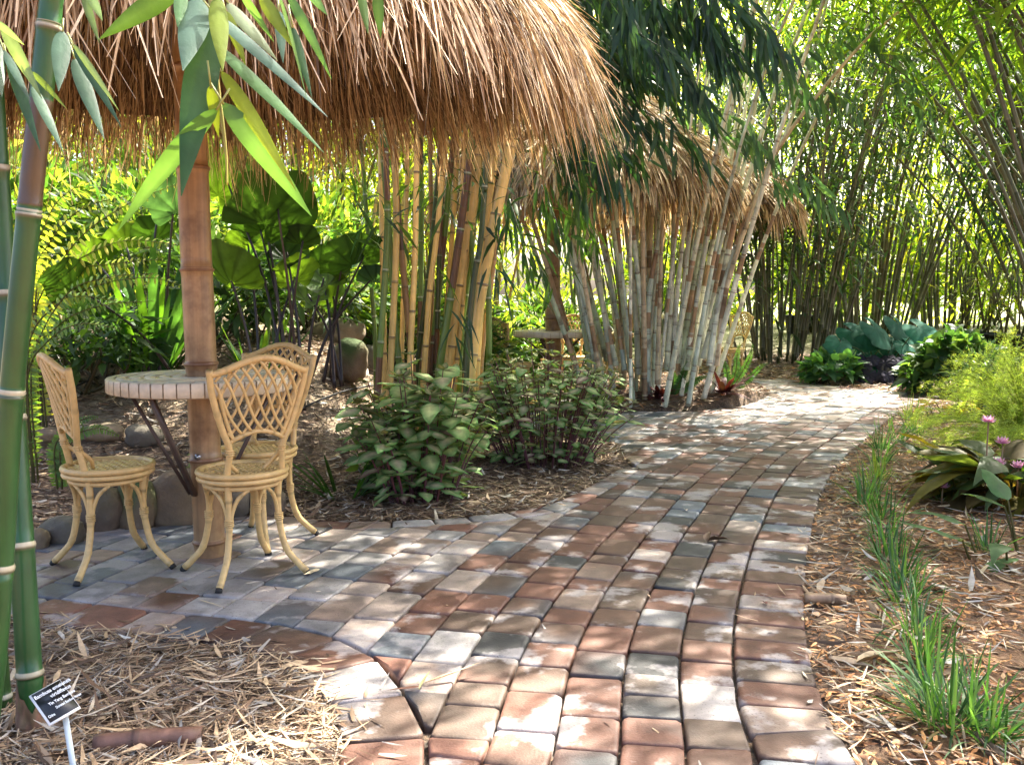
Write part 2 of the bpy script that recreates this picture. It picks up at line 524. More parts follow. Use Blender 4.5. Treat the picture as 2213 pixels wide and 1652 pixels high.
def axis(lo, hi, step, far):
    a = np.arange(lo, hi + 1e-6, step)
    k = np.cumsum(step * 1.35 ** np.arange(1, 30)); k = k[k < far]
    return np.r_[lo - k[::-1], a, hi + k]
gx, gy = axis(-6.5, 7.5, .075, 420), axis(.6, 16, .075, 420)
X, Y = np.meshgrid(gx, gy)
Z = terrain(X, Y)
Z += .012 * np.sin(X * 9 + 2 * np.sin(Y * 5)) * np.sin(Y * 8 + 1.3 * np.sin(X * 7))
ins = inside(OUTLINE, X, Y)
dil = ins.copy()
Z[dil] = -.010
gm = MB()
ny, nx = X.shape
idx = np.arange(ny * nx).reshape(ny, nx)
cg = np.tile(np.array([.115, .070, .042]), (ny * nx, 1))
cg[ins.ravel()] = (.055, .042, .032)
pale = sm(4.9, 5.8, Y) * sm(-.4, -1.0, X) * (1 - sm(9, 12, Y)); k_ = pale.ravel()[:, None]
cg = cg * (1 - k_ * .8) + np.array([.36, .29, .20]) * k_ * .8
rt = (sm(.0, .3, X - .35 * Y) * (1 - sm(9, 12, Y)) * (1 - ins)).ravel()[:, None] * .5
gr = (sm(12.5, 16, Y) * (1 - ins)).ravel()[:, None]
cg = cg * (1 - gr) + np.array([.085, .105, .035]) * gr
cg = cg * (1 - rt) + np.array([.25, .125, .05]) * rt
gm.add(np.stack([X, Y, Z], -1).reshape(-1, 3), np.stack([idx[:-1, :-1], idx[:-1, 1:], idx[1:, 1:], idx[1:, :-1]], -1).reshape(-1, 4), cg)
tag(gm.build('ground', MAT['soil'], smooth=True), 'brown mulched garden ground with raised beds', None, kind='structure')

# loose mulch: bark strips, bamboo straw, fallen leaves and chips
def scatter(n, xr, yr, keep=None, power=1.0):
    u = rng.random(n)
    a, b = yr
    y = np.exp(np.log(a) + u * (np.log(b) - np.log(a))) if power == 1 else a + u * (b - a)
    x = rng.uniform(xr[0], xr[1], n)
    k = ~inside(OUTLINE, x, y)
    if keep is not None: k &= keep(x, y)
    return x[k], y[k]
def strips(mb, x, y, L, W, pal, wts, lift=.02, amt=.3, tilt=.12, curl=.12):
    n = len(x)
    z = terrain(x, y) + rng.uniform(.002, lift, n) ** 1
    a = rng.uniform(0, 2 * np.pi, n)
    D = unit(np.stack([np.cos(a), np.sin(a), rng.normal(0, tilt, n)], 1))
    Sd = np.stack([-np.sin(a), np.cos(a), rng.normal(0, .5, n)], 1)
    Ls = L * rng.uniform(.5, 1.6, n)
    P = np.stack([x, y, z], 1) - D * Ls[:, None] * .5
    P[:, 2] = np.maximum(P[:, 2], terrain(P[:, 0], P[:, 1]) + .001)
    leaves(mb, P, D, Sd, Ls, W * rng.uniform(.5, 1.6, n), mix_cols(pal, n, amt, wts), droop=rng.uniform(-curl, curl, n), segs=2, prof='strap', fold=.12)
STRAW = [(.46, .33, .20), (.30, .20, .12), (.16, .095, .055), (.38, .34, .29), (.09, .055, .035), (.52, .44, .33)]
mm = MB()
isl = lambda x, y: (x < -.3) & (y < 3.4)
x, y = scatter(26000, (-2.2, -.3), (1.3, 3.4), isl); strips(mm, x, y, .085, .0042, STRAW, [.26, .26, .2, .1, .1, .08], .028)
x, y = scatter(2600, (-2.2, -.3), (1.3, 3.4), isl); strips(mm, x, y, .10, .012, STRAW, [.25, .25, .15, .15, .1, .1], .035, curl=.3)
CHIP = [(.46, .22, .075), (.36, .15, .05), (.20, .085, .032), (.50, .31, .15), (.10, .045, .02), (.44, .36, .27)]
rgt = lambda x, y: x > .35 + .2 * y
x, y = scatter(60000, (.5, 5.2), (1.5, 9.5), rgt); strips(mm, x, y, .032, .009, CHIP, [.28, .24, .2, .1, .1, .08], .016)
x, y = scatter(12000, (.5, 5.2), (1.5, 9.5), rgt); strips(mm, x, y, .085, .0055, STRAW, [.3, .22, .15, .15, .08, .1], .03)
x, y = scatter(2600, (.5, 5.2), (1.5, 9.5), rgt); strips(mm, x, y, .10, .017, STRAW, [.2, .2, .2, .2, .1, .1], .03, curl=.35)
mid = lambda x, y: (x < 1.2) & (y > 4.0)
x, y = scatter(36000, (-3.4, 1.2), (4.1, 7.2), mid); strips(mm, x, y, .06, .0065, STRAW, [.1, .24, .32, .08, .22, .04], .025)
x, y = scatter(4500, (-3.4, 1.2), (4.1, 8), mid); strips(mm, x, y, .085, .017, STRAW, [.15, .24, .25, .16, .15, .05], .03, curl=.35)
x, y = scatter(20000, (.5, 6), (8, 14)); strips(mm, x, y, .10, .013, STRAW + [(.45, .2, .08)], [.15, .2, .25, .08, .15, .05, .12], .03)
for Pe, Ne, wts_ in ((RIGHT, 260, [.2, .2, .2, .2, .1, .1]), (ISLEC, 240, [.3, .25, .15, .1, .1, .1]), (np.array(BED), 160, [.2, .2, .3, .1, .15, .05]), (REARC, 140, [.2, .2, .3, .1, .15, .05])):
    Pr = resample(Pe, n=400); Tn = unit(np.gradient(Pr, axis=0)); k = rng.integers(0, 400, Ne)
    q = Pr[k] + np.stack([-Tn[k, 1], Tn[k, 0]], 1) * (np.abs(rng.normal(0, .06, Ne)) - .02)[:, None]
    n = Ne; a = rng.uniform(0, 6.28, n); D = np.stack([np.cos(a), np.sin(a), rng.normal(0, .06, n)], 1)
    leaves(mm, np.c_[q, np.full(n, .018)], D, np.stack([-np.sin(a), np.cos(a), rng.normal(0, .3, n)], 1), .06 * rng.uniform(.3, 1.6, n), .006 * rng.uniform(.5, 2.2, n), mix_cols(STRAW, n, .3, wts_), droop=rng.uniform(-.1, .05, n), segs=2, prof='strap', fold=.1)
q = np.stack([rng.uniform(-2.2, 2.6, 260), rng.uniform(1.9, 8, 260)], 1); q = q[inside(INNER, q[:, 0], q[:, 1])]; n = len(q)
a = rng.uniform(0, 6.28, n); D = np.stack([np.cos(a), np.sin(a), rng.normal(0, .05, n)], 1)
leaves(mm, np.c_[q, np.full(n, .018)], D, np.stack([-np.sin(a), np.cos(a), rng.normal(0, .3, n)], 1), .035 * rng.uniform(.4, 1.8, n), .006 * rng.uniform(.5, 1.6, n), mix_cols(STRAW, n, .3), segs=2, prof='strap', fold=.1)
tag(mm.build('bark_mulch', MAT['mulch']), 'loose mulch of bark chips, bamboo straw and dry leaves', 'mulch', kind='stuff')
# ------------------------------------------------------------------ thatched umbrellas on bamboo posts
def thatch_hut(px_, py_, post_z0, r=1.51, zlift=0.18, sz=1.0, n=15000, label='', tilt=0.035, seed=1, post_r=.06, bolt=True, wid=.0044, shift=0.0):
    rg = np.random.default_rng(seed)
    cx, cy = px_ + shift, py_
    t = thing('thatched_umbrella', label, 'umbrella', (px_, py_, post_z0), group='thatched umbrellas along the path')
    pr = np.array([(.02, 2.86), (.5, 2.63), (.9, 2.36), (1.14, 2.17), (1.30, 2.01), (1.42, 1.86), (1.49, 1.75), (1.53, 1.66)])
    pr[:, 0] *= r / 1.56; pr[:, 1] = (pr[:, 1] - 1.66) * sz + 1.66 + zlift
    d = np.r_[0, np.cumsum(np.linalg.norm(np.diff(pr, axis=0), axis=1))]; LT = d[-1]
    def surf(s, th, off):
        s_ = np.minimum(s, LT)
        rr = np.interp(s_, d, pr[:, 0]); zz = np.interp(s_, d, pr[:, 1])
        e = .01
        dr = np.interp(np.minimum(s_ + e, LT), d, pr[:, 0]) - np.interp(s_ - e, d, pr[:, 0]); dz = np.interp(np.minimum(s_ + e, LT), d, pr[:, 1]) - np.interp(s_ - e, d, pr[:, 1])
        nl = np.sqrt(dr * dr + dz * dz) + 1e-9; nr, nz = -dz / nl, dr / nl
        over = np.maximum(0, s - LT)
        rr = rr + nr * off + over * .22; zz = zz + nz * off - over * .97
        px, py = rr * np.cos(th), rr * np.sin(th)
        zz = zz + py * tilt
        return np.stack([cx + px, cy + py, zz], -1)
    def strands(mb, n, lo, hi, L, off, pal, wts, wd, jit=.035, lift=.02):
        nt_ = max(20, n // 16); k = rg.integers(0, nt_, n)          # strands lie in bundles
        s0 = np.sqrt(rg.uniform(lo * lo, hi * hi, nt_))[k] * LT + rg.normal(0, .05, n)
        th = rg.uniform(0, 2 * np.pi, nt_)[k] + rg.normal(0, .028, n)
        s0 = np.clip(s0, .02, hi * LT + .04)
        Ls = L * rg.uniform(.5, 1.5, n); o0 = off + rg.normal(0, .008, n)
        dth = rg.normal(0, jit * .55, n) + rg.normal(0, jit * .9, nt_)[k]; bend = rg.normal(0, jit * .6, n); lf = np.abs(rg.normal(0, lift * .7, n)) + np.abs(rg.normal(0, lift, nt_))[k]; Ls = Ls * rg.uniform(.75, 1.25, nt_)[k]
        rows = []
        K = 5
        for i in range(K):
            f = i / (K - 1)
            rows.append(surf(s0 + Ls * f, th + dth * f + bend * f * f, o0 + lf * f * f))
        Pc = np.stack(rows, 1)
        tang = np.stack([-np.sin(th), np.cos(th), np.zeros(n)], -1) + rg.normal(0, .45, (n, 3))
        tang = unit(tang)
        w_ = wd * rg.uniform(.5, 1.7, n)
        wk = np.array([.8, 1, 1, .9, .35])
        off_ = tang[:, None] * (w_[:, None] * wk[None])[..., None] * .5
        V = np.stack([Pc + off_, Pc - off_], 2).reshape(-1, 3)
        pal_ = np.asarray(pal); col = pal_[rg.choice(len(pal_), n, p=wts)] * rg.uniform(.75, 1.25, (n, 1)) * rg.uniform(.7, 1.25, (nt_, 1))[k]
        b = np.arange(n)[:, None, None] * K * 2 + np.arange(K - 1)[None, :, None] * 2
        q = np.concatenate([b, b + 1, b + 3, b + 2], 2).reshape(-1, 4)
        mb.add(V, q, np.repeat(col, K * 2, 0))
    pal = [(.62, .47, .29), (.47, .335, .195), (.24, .15, .085), (.74, .61, .43), (.09, .055, .03)]
    mb = MB()
    strands(mb, int(n * .62), .05, .80, .45, .035, pal, [.30, .26, .18, .16, .10], wid, .06, .035)
    strands(mb, int(n * .16), .62, .80, .48, .05, pal, [.42, .26, .1, .18, .04], wid * 1.35, .06, .04)
    strands(mb, int(n * .22), .80, .90, .30, -.005, pal, [.2, .32, .3, .06, .12], wid * .75, .04, .02)
    mb.build('thatch', MAT['roofhair'], t)
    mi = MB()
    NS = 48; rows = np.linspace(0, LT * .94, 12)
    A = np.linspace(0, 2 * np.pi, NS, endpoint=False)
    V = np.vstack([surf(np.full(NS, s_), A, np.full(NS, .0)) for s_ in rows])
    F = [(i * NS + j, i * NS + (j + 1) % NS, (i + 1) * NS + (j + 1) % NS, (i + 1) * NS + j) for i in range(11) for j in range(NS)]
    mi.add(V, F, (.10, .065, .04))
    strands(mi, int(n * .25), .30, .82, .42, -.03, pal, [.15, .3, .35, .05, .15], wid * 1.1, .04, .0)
    nh = int(n * .28); th = rg.uniform(0, 2 * np.pi, nh); s0 = LT * rg.uniform(.52, .99, nh)
    P0 = surf(s0, th, np.full(nh, -.02)); L0 = rg.uniform(.08, .32, nh)
    D0 = np.stack([.22 * np.cos(th), .22 * np.sin(th), -np.ones(nh)], 1) + rg.normal(0, .09, (nh, 3))
    leaves(mi, P0, D0, np.stack([-np.sin(th), np.cos(th), 0 * th], 1) + rg.normal(0, .5, (nh, 3)), L0, wid * 1.3 * rg.uniform(.6, 1.5, nh), np.asarray(pal)[rg.choice(5, nh, p=[.28, .30, .24, .08, .10])], droop=.0, segs=2, prof='strap', fold=.05)
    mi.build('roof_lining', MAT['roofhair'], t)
    mp = MB()
    P = curve([(px_ + .01, cy, post_z0 - .05), (px_, cy, .6), (px_ - .012, cy, 1.5), (px_ - .015, cy, pr[0, 1] - .05 - abs(shift) * .6)], 50)
    culm_mesh(mp, P, post_r * 1.02, post_r * .96, .36, (.35, .215, .105), 20, ring=(.26, .14, .07), dark=(.17, .08, .035), start=.28)
    po = mp.build('post', MAT['post'], t, smooth=True)
    for k in range(8):                      # rafters under the thatch
        a = k / 8 * 2 * math.pi + .2
        mr = MB()
        tube(mr, np.vstack([surf(np.array([s_]), np.array([a]), np.array([-.05])) for s_ in np.linspace(.12, LT - .02, 6)]), .016, (.22, .13, .07), 6)
        mr.build('rafter', MAT['culm_old'], t)
    return t

hut1 = thatch_hut(-1.232, 3.67, 0, n=23000, label='large thatched umbrella with straw roof on the nearest bamboo post', seed=3)
PX2 = (1195 - CX) / FPX * 9.0
hut2 = thatch_hut(PX2, 9.0, 0, r=1.42, shift=.30, zlift=.30, sz=1.0, n=9000, label='middle thatched umbrella partly hidden by dark hanging bamboo leaves', seed=4, tilt=.01, post_r=.075, wid=.012)
hut3 = thatch_hut(2.5, 13.0, .2, r=1.45, zlift=.42, n=6000, label='farthest small thatched umbrella roof behind the pale bamboo canes', seed=5, tilt=0, post_r=.07, wid=.016)

# ------------------------------------------------------------------ round tiled tables built round the posts
def tiled_table(cx, cy, z0, top, R, label, low=False):
    t = thing('round_table', label, 'table', (cx, cy, z0), group='tiled tables round the umbrella posts')
    mb = MB(); th = .054; hole = .058
    # mosaic of broken tiles on the top: polar cells with ragged joints
    rings = np.linspace(hole + .012, R - .028, 6)
    for i in range(len(rings) - 1):
        r0, r1 = rings[i], rings[i + 1]; nseg = max(7, int(2 * math.pi * r1 / (.105 if low is False else .16)))
        ph = random.random() * 6
        for k in range(nseg):
            a0, a1 = ph + k / nseg * 2 * math.pi, ph + (k + 1) / nseg * 2 * math.pi
            da = .0032 / r1
            j = lambda: random.gauss(0, .10) * 2 * math.pi / nseg
            m_ = .003
            qs = [(r0 + m_ + random.random() * .006, a0 + da), (r1 - m_ - random.random() * .006, a0 + da + j() * .5), (r1 - m_ - random.random() * .012, (a0 + a1) / 2), (r1 - m_ - random.random() * .006, a1 - da + j() * .3), (r0 + m_ + random.random() * .006, a1 - da)]
            z = top + random.uniform(0, .0016)
            V = [(cx + r_ * math.cos(a), cy + r_ * math.sin(a), z) for r_, a in qs] + [(cx + r_ * math.cos(a), cy + r_ * math.sin(a), z - .006) for r_, a in qs]
            c_ = random.choice([(.74, .62, .44), (.68, .59, .44), (.78, .66, .48), (.58, .52, .42), (.72, .57, .39)])
            c_ = np.array(c_) * random.uniform(.85, 1.15)
            mb.add(V, [(0, 1, 2, 3, 4)] + [(n_, 5 + n_, 5 + (n_ + 1) % 5, (n_ + 1) % 5) for n_ in range(5)], c_)
    mb.build('tabletop', MAT['tile'], t)
    mg = MB(); NS = 64; A = np.linspace(0, 2 * np.pi, NS, endpoint=False)
    prof = [(hole, top - .003), (R - .012, top - .003), (R - .006, top - .012), (R - .006, top - th), (R - .03, top - th - .006), (hole, top - th - .006)]
    V = np.vstack([np.c_[cx + r_ * np.cos(A), cy + r_ * np.sin(A), np.full(NS, z_)] for r_, z_ in prof])
    F = [(i * NS + j, i * NS + (j + 1) % NS, (i + 1) * NS + (j + 1) % NS, (i + 1) * NS + j) for i in range(5) for j in range(NS)]
    mg.add(V, F, (.50, .37, .24)); mg.build('slab', MAT['tile'], t)
    me = MB(); n = 46 if not low else 30
    for k in range(n):                      # edge tiles with tan grout between
        a0 = k / n * 2 * math.pi + .0026 / R; a1 = (k + 1) / n * 2 * math.pi - .0026 / R; am = (a0 + a1) / 2
        V = []
        for rr, zz in ((R - .03, top + .0005), (R - .004, top + .0005), (R, top - .004), (R, top - th + .003), (R - .004, top - th)):
            for a in (a0, am, a1): V.append((cx + rr * math.cos(a), cy + rr * math.sin(a), zz))
        F = [(i * 3 + j, i * 3 + j + 1, i * 3 + 4 + j, i * 3 + 3 + j) for i in range(4) for j in range(2)]
        me.add(V, [f[::-1] for f in F], np.array((.72, .61, .44)) * random.uniform(.9, 1.08))
    me.build('edge_tiles', MAT['tile'], t)
    for k, a in enumerate((rad(205), rad(245), rad(20), rad(110))):
        ms = MB()
        c, s_ = math.cos(a), math.sin(a)
        Pa = np.array([cx + c * (R - .09), cy + s_ * (R - .09), top - th - .01]); Pb = np.array([cx + c * .062, cy + s_ * .062, z0 + .27 * (1 if not low else 1.6)])
        dd = (Pb - Pa); dd /= np.linalg.norm(dd); sd = np.array([-s_, c, 0]); nn_ = np.cross(dd, sd)
        V = []
        for p in (Pa, Pb):
            for x_, y_ in ((-1, -1), (1, -1), (1, 1), (-1, 1)): V.append(p + sd * .011 * x_ + nn_ * .007 * y_)
        ms.add(V, [(0, 1, 5, 4), (1, 2, 6, 5), (2, 3, 7, 6), (3, 0, 4, 7), (0, 3, 2, 1), (4, 5, 6, 7)], (.075, .05, .04))
        ms.build('bracket', MAT['metal'], t)
    mbo = MB()
    zb = z0 + .425; a = rad(262); px, py = cx + .058 * math.cos(a), cy + .058 * math.sin(a)
    tube(mbo, [(px, py, zb), (px + .006 * math.cos(a), py + .006 * math.sin(a), zb)], .013, (.5, .5, .5), 14)
    tube(mbo, [(px + .006 * math.cos(a), py + .006 * math.sin(a), zb), (px + .013 * math.cos(a), py + .013 * math.sin(a), zb)], .006, (.5, .5, .5), 6)
    mbo.build('bolt', MAT['steel'], t)
    return t
TB = .742
tiled_table(-1.232, 3.67, 0, TB, .356, 'round cream tiled table in front, built around the nearest bamboo post')
tiled_table(PX2, 9.0, 0, .71, .39, 'round tiled table at the middle umbrella, behind the coleus bushes', True)
tiled_table(2.5, 13.0, .2, .78, .40, 'round tiled table barely showing between canes at the far umbrella', True)

# ------------------------------------------------------------------ cast bistro chairs, bamboo pattern
CHC = (.66, .45, .185)
def make_chair(label):
    t = thing('bistro_chair', label, 'chair', (0, 0, 0), group='bamboo style bistro chairs')
    R, SZ = .160, .395
    A = np.linspace(0, 2 * np.pi, 41)
    def ring(mb, r, z, rr, n=40, nodes=9):
        A = np.linspace(0, 2 * np.pi, n + 1)
        P = np.c_[r * np.sin(A), r * np.cos(A), np.full(n + 1, z)]
        rad_ = np.full(n + 1, rr); kk = (np.arange(n + 1) % (n // nodes + 1)) == 0; rad_[kk] *= 1.10
        tube(mb, P, rad_, CHC, 8, cap=False)
    mb = MB(); ring(mb, R, SZ, .0115); ring(mb, R * .985, SZ - .022, .010)
    ring(mb, R * .86, SZ - .046, .009)
    mb.build('seat_frame', MAT['chair'], t, smooth=True)
    ms = MB()
    # woven seat: diagonal strips that pass over and under each other inside the ring
    k = 7
    for dirn in (0, 1):
        for i in range(-k, k + 1):
            o = i * R * .97 / (k + .5); h = math.sqrt(max(0, (R * .97) ** 2 - o * o))
            n = 16; s_ = np.linspace(-h, h, n)
            a = rad(45 if dirn == 0 else -45)
            ux, uy = math.cos(a), math.sin(a); vx, vy = -uy, ux
            z = SZ - .004 + .0035 * np.sin(s_ / (R * .97 / (k + .5)) * math.pi + (0 if (i + dirn) % 2 else math.pi))
            L_, W_ = [], []
            for sg in (-1, 1):
                for zz in (0.002, -.002):
                    L_.append(np.c_[ux * s_ + vx * (o + sg * .0068), uy * s_ + vy * (o + sg * .0068), z + zz])
            V = np.stack(L_, 1).reshape(-1, 3)
            F = []
            for q in range(n - 1):
                b0, b1 = q * 4, q * 4 + 4
                F += [(b0, b0 + 2, b1 + 2, b1), (b0 + 1, b1 + 1, b1 + 3, b0 + 3), (b0, b1, b1 + 1, b0 + 1), (b0 + 2, b0 + 3, b1 + 3, b1 + 2)]
            ms.add(V, F, np.array(CHC) * 1.03)
    ms.build('woven_seat', MAT['chair'], t)
    def bamboo_bar(mb, P, r, gap=.085, sides=8, n=24):
        P = curve(P, n); d = np.r_[0, np.cumsum(np.linalg.norm(np.diff(P, axis=0), axis=1))]
        Q = resample(P, n=int(d[-1] / .01) + 2); s_ = np.linspace(0, d[-1], len(Q))
        ph = (s_ / gap) % 1
        rr = r * (1 + .14 * np.exp(-((ph - .5) / .05) ** 2))
        cc = np.array(CHC)[None] * (1 - .5 * np.exp(-((ph - .56) / .03) ** 2))[:, None]
        tube(mb, Q, rr, cc, sides)
    for a in (45, 135, 225, 315):           # legs: straight, then sweeping out to a black foot
        ca, sa = math.sin(rad(a)), math.cos(rad(a))
        p = lambda r_, z_: (ca * r_, sa * r_, z_)
        ml = MB()
        bamboo_bar(ml, [p(.139, SZ - .035), p(.134, .30), p(.138, .20), p(.162, .10), p(.206, .045), p(.240, .012)], .0128, .105)
        for z_ in (.212, .219, .226, .233):  # wrapped binding
            Ab = np.linspace(0, 2 * np.pi, 13); c0 = np.array(p(.1365, z_))
            tube(ml, np.c_[c0[0] + .0140 * np.cos(Ab), c0[1] + .0140 * np.sin(Ab), np.full(13, z_)], .0036, np.array(CHC) * .95, 5, cap=False)
        for sg in (-1, 1):                   # two bowed braces up to the ring
            b = a + sg * 30
            q = lambda aa, r_, z_: (math.sin(rad(aa)) * r_, math.cos(rad(aa)) * r_, z_)
            bamboo_bar(ml, [q(a + sg * 3, .137, .222), q(a + sg * 5, .134, .26), q(a + sg * 14, .133, .31), q(b, .138, SZ - .05)], .0075, .2, 6)
        lg = ml.build('leg', MAT['chair'], t, smooth=True)
        mf = MB(); tube(mf, [p(.239, .014), p(.248, .0)], [.0125, .0130], (.015, .014, .013), 10)
        mf.build('foot_cap', MAT['rubber'], lg)
    # backrest: the chair faces +y, the back stands at -y and leans away
    yb = lambda z_: -.122 - (z_ - SZ) * .20 - .03 * max(0, z_ - .6)
    hw = lambda z_: .106 + .076 * sm(.43, .80, z_) - .012 * math.exp(-((z_ - .50) / .05) ** 2)
    cyl = lambda x_, z_: yb(z_) + .055 * (x_ / .23) ** 2   # the back is hollowed
    mk = MB()
    for sg in (-1, 1):
        zs = [SZ + .002, .44, .50, .56, .64, .72, .79]
        bamboo_bar(mk, [(sg * hw(z_), cyl(hw(z_), z_), z_) for z_ in zs], .0125, .16)
        # low stay from the post forward to the seat
        bamboo_bar(mk, [(sg * hw(.48), cyl(hw(.48), .48), .48), (sg * .085, -.085, .44), (sg * .05, -.07, SZ + .008)], .0085, .3, 6)
        for z_ in (.478, .486, .494):
            Ab = np.linspace(0, 2 * np.pi, 11); x0 = sg * float(hw(z_))
            tube(mk, np.c_[x0 + .0138 * np.cos(Ab), cyl(x0, z_) + .0138 * np.sin(Ab), np.full(11, z_)], .0034, CHC, 5, cap=False)
    xs = np.linspace(-.180, .180, 9)
    topz = lambda x_: .765 + .062 * math.cos(min(1, abs(x_) / .180) * math.pi / 2) ** 1.3 + .006 * (abs(x_) / .180) ** 4
    bamboo_bar(mk, [(x_, cyl(x_, topz(x_)), topz(x_)) for x_ in xs], .0125, .11)
    mk.build('back_frame', MAT['chair'], t, smooth=True)
    mw = MB()
    botz = lambda x_: .515 + .045 * math.cos(min(1, abs(x_) / .12) * math.pi / 2)
    bamboo_bar(mw, [(x_, cyl(x_, botz(x_)), botz(x_)) for x_ in np.linspace(-.116, .116, 7)], .009, .12)
    # inner arch beside the posts
    for sg in (-1, 1):
        bamboo_bar(mw, [(sg * (hw(z_) - .022 - .05 * sm(.68, .78, z_)), cyl(hw(z_) - .03, z_), z_) for z_ in (.53, .58, .64, .70, .745, .785)], .0075, .13, 6)
    inn = lambda x_, z_: (abs(x_) < hw(z_) - .012) and (z_ < topz(x_) - .004) and (z_ > (botz(x_) if abs(x_) < .12 else .515))
    for dirn in (-1, 1):
        for i in range(-13, 14):
            pts = []
            for z_ in np.linspace(.50, .84, 45):
                x_ = i * .041 + dirn * (z_ - .66) * .68 + dirn * .016 * math.sin((z_ - .5) * 18)
                if inn(x_, z_): pts.append((x_, cyl(x_, z_) + dirn * .003, z_))
                elif pts: break
            if len(pts) > 3: tube(mw, np.array(pts)[::2] if len(pts) > 8 else np.array(pts), .0056, CHC, 6)
    mw.build('back_lattice', MAT['chair'], t, smooth=True)
    return t
ch0 = make_chair('bamboo style chair standing nearest to the camera, its lattice back overlapping the table')
def put(o, x, y, z, face, label=None):
    o.location = (x, y, z); o.rotation_euler = (0, 0, math.atan2(face[1], face[0]) - math.pi / 2)
    if label: o['label'] = label
put(ch0, -1.012, 3.43, .014, (-.63, .77))
put(copy_tree(ch0), -1.55, 3.51, .014, (.78, .63), 'bamboo style chair at the left of the front table, beside the green canes')
put(copy_tree(ch0), -1.085, 3.89, .014, (-.37, -.93), 'bamboo style chair behind the front table, half hidden by the nearest chair')
put(copy_tree(ch0), .02, 8.75, .014, (.9, .5), 'chair left of the middle table, behind the coleus tops')
put(copy_tree(ch0), .60, 9.75, .014, (-.3, -.95), 'chair behind the middle table, next to its post')
put(copy_tree(ch0), 1.05, 9.25, .27, (-.95, -.1), 'chair right of the middle table, seen through pale bamboo canes')
put(copy_tree(ch0), 2.60, 11.0, .02, (-.82, -.5), 'solitary chair facing left beyond the pale canes, near the far path')
# ------------------------------------------------------------------ bamboo
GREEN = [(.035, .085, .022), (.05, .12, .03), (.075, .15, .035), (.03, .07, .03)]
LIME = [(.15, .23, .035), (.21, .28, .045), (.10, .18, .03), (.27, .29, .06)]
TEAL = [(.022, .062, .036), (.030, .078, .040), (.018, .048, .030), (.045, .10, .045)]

def sprays(mb, P, n_per, L, W, pal, spread=.5, droop=(.1, .5), down=.25, segs=0, wts=None, jit=.1):
    """fans of bamboo leaves at the points P"""
    P = np.asarray(P); n = len(P)
    if n == 0: return
    base = rdir(n, -.5, .25)
    Q = np.repeat(P, n_per, 0) + rng.normal(0, jit, (n * n_per, 3))
    D = np.repeat(base, n_per, 0) + rng.normal(0, spread, (n * n_per, 3)); D[:, 2] -= down
    D = unit(D)
    Sd = np.cross(D, np.array([0, 0, 1.0])) + rng.normal(0, .45, D.shape)
    N = len(Q)
    c = np.repeat(mix_cols(pal, n, .2, wts), n_per, 0) * rng.uniform(.75, 1.3, (N, 1))
    leaves(mb, Q, D, Sd, L * rng.uniform(.6, 1.25, N), W * rng.uniform(.7, 1.25, N), c, droop=rng.uniform(*droop, N), segs=segs)

def clump(name, label, cx, cy, n, spread, H, r, col, leafpal, leafn, L, W, lean=(0, 0), fan=.18, arch=.35, z_leaf=.3, gap=.35, group=None, seed=0, colv=.25, sides=6, mat='culm_far', leafmat='leaf_far', ring=(.15, .15, .09), explicit=(), top=None, zl0=None, n_per=5, jit=.22):
    """one clump: every cane a part of its own, the leaves one part"""
    R = np.random.default_rng(seed)
    z0 = float(terrain(cx, cy)) if top is None else top
    t = thing(name, label, 'bamboo', (cx, cy, z0), group)
    paths = [np.array(e) for e in explicit]
    for i in range(n):
        a = R.uniform(0, 2 * np.pi); q = math.sqrt(R.uniform(0, 1))
        bx, by = cx + spread * q * math.cos(a), cy + spread * q * math.sin(a) * .8
        h = H * R.uniform(.6, 1.1); f = np.linspace(0, 1, 12)
        ox = math.cos(a) * fan * q + lean[0] + R.normal(0, .05); oy = math.sin(a) * fan * q + lean[1] + R.normal(0, .05)
        ar = arch * R.uniform(.4, 1.4)
        ln = math.hypot(ox, oy) + 1e-6
        px = bx + h * (ox * f + ox / ln * ar * f ** 3.2); py = by + h * (oy * f + oy / ln * ar * f ** 3.2)
        pz = float(terrain(bx, by)) - .05 + h * (f - .35 * ar * f ** 4)
        paths.append(np.stack([px, py, pz], 1))
    pts = []
    for pi_, P in enumerate(paths):
        mb = MB()
        rr = r * (R.uniform(.65, 1.2) if pi_ >= len(explicit) else R.uniform(1.05, 1.4))
        c_ = np.array(col[R.integers(len(col))]) * R.uniform(1 - colv, 1 + colv)
        if explicit and pi_ < 4: c_ = np.array((.62, .64, .52)) if pi_ != 2 else np.array((.55, .44, .30))
        cl_ = None
        if mat == 'culm_old':
            cl_ = [(a_, a_ + R.uniform(.12, .30), np.array((.36, .23, .13)) * R.uniform(.6, 1.3)) for a_ in R.uniform(.0, 2.2, R.integers(1, 4))]
        culm_mesh(mb, curve(P, 40), rr, rr * .3, gap, c_, sides, ring=ring, start=R.uniform(0, .9), detail=1, collar=cl_)
        mb.build('culm', MAT[mat], t, smooth=True)
        Q = resample(P, step=.06)
        zl = (z_leaf * H + z0) if zl0 is None else zl0
        k = Q[Q[:, 2] > zl + R.normal(0, .06 * H)]
        if len(k): pts.append(k)
    if leafn and pts:
        pts = np.vstack(pts)
        k = pts[R.integers(0, len(pts), leafn // n_per)]
        off = R.normal(0, 1, k.shape) * np.array([.34, .34, .24])
        mb = MB(); sprays(mb, k + off, n_per, L, W, leafpal, jit=jit)
        mb.build('foliage', MAT[leafmat], t)
    return t

OLIVE = [(.035, .045, .018), (.055, .05, .026), (.028, .04, .016), (.075, .068, .04)]
PALE = [(.56, .57, .43), (.64, .64, .53), (.42, .48, .33), (.50, .40, .26), (.50, .57, .47)]
GOLD = [(.50, .33, .10), (.42, .30, .12), (.30, .26, .08)]
BG = 'bamboo clumps in the background grove'

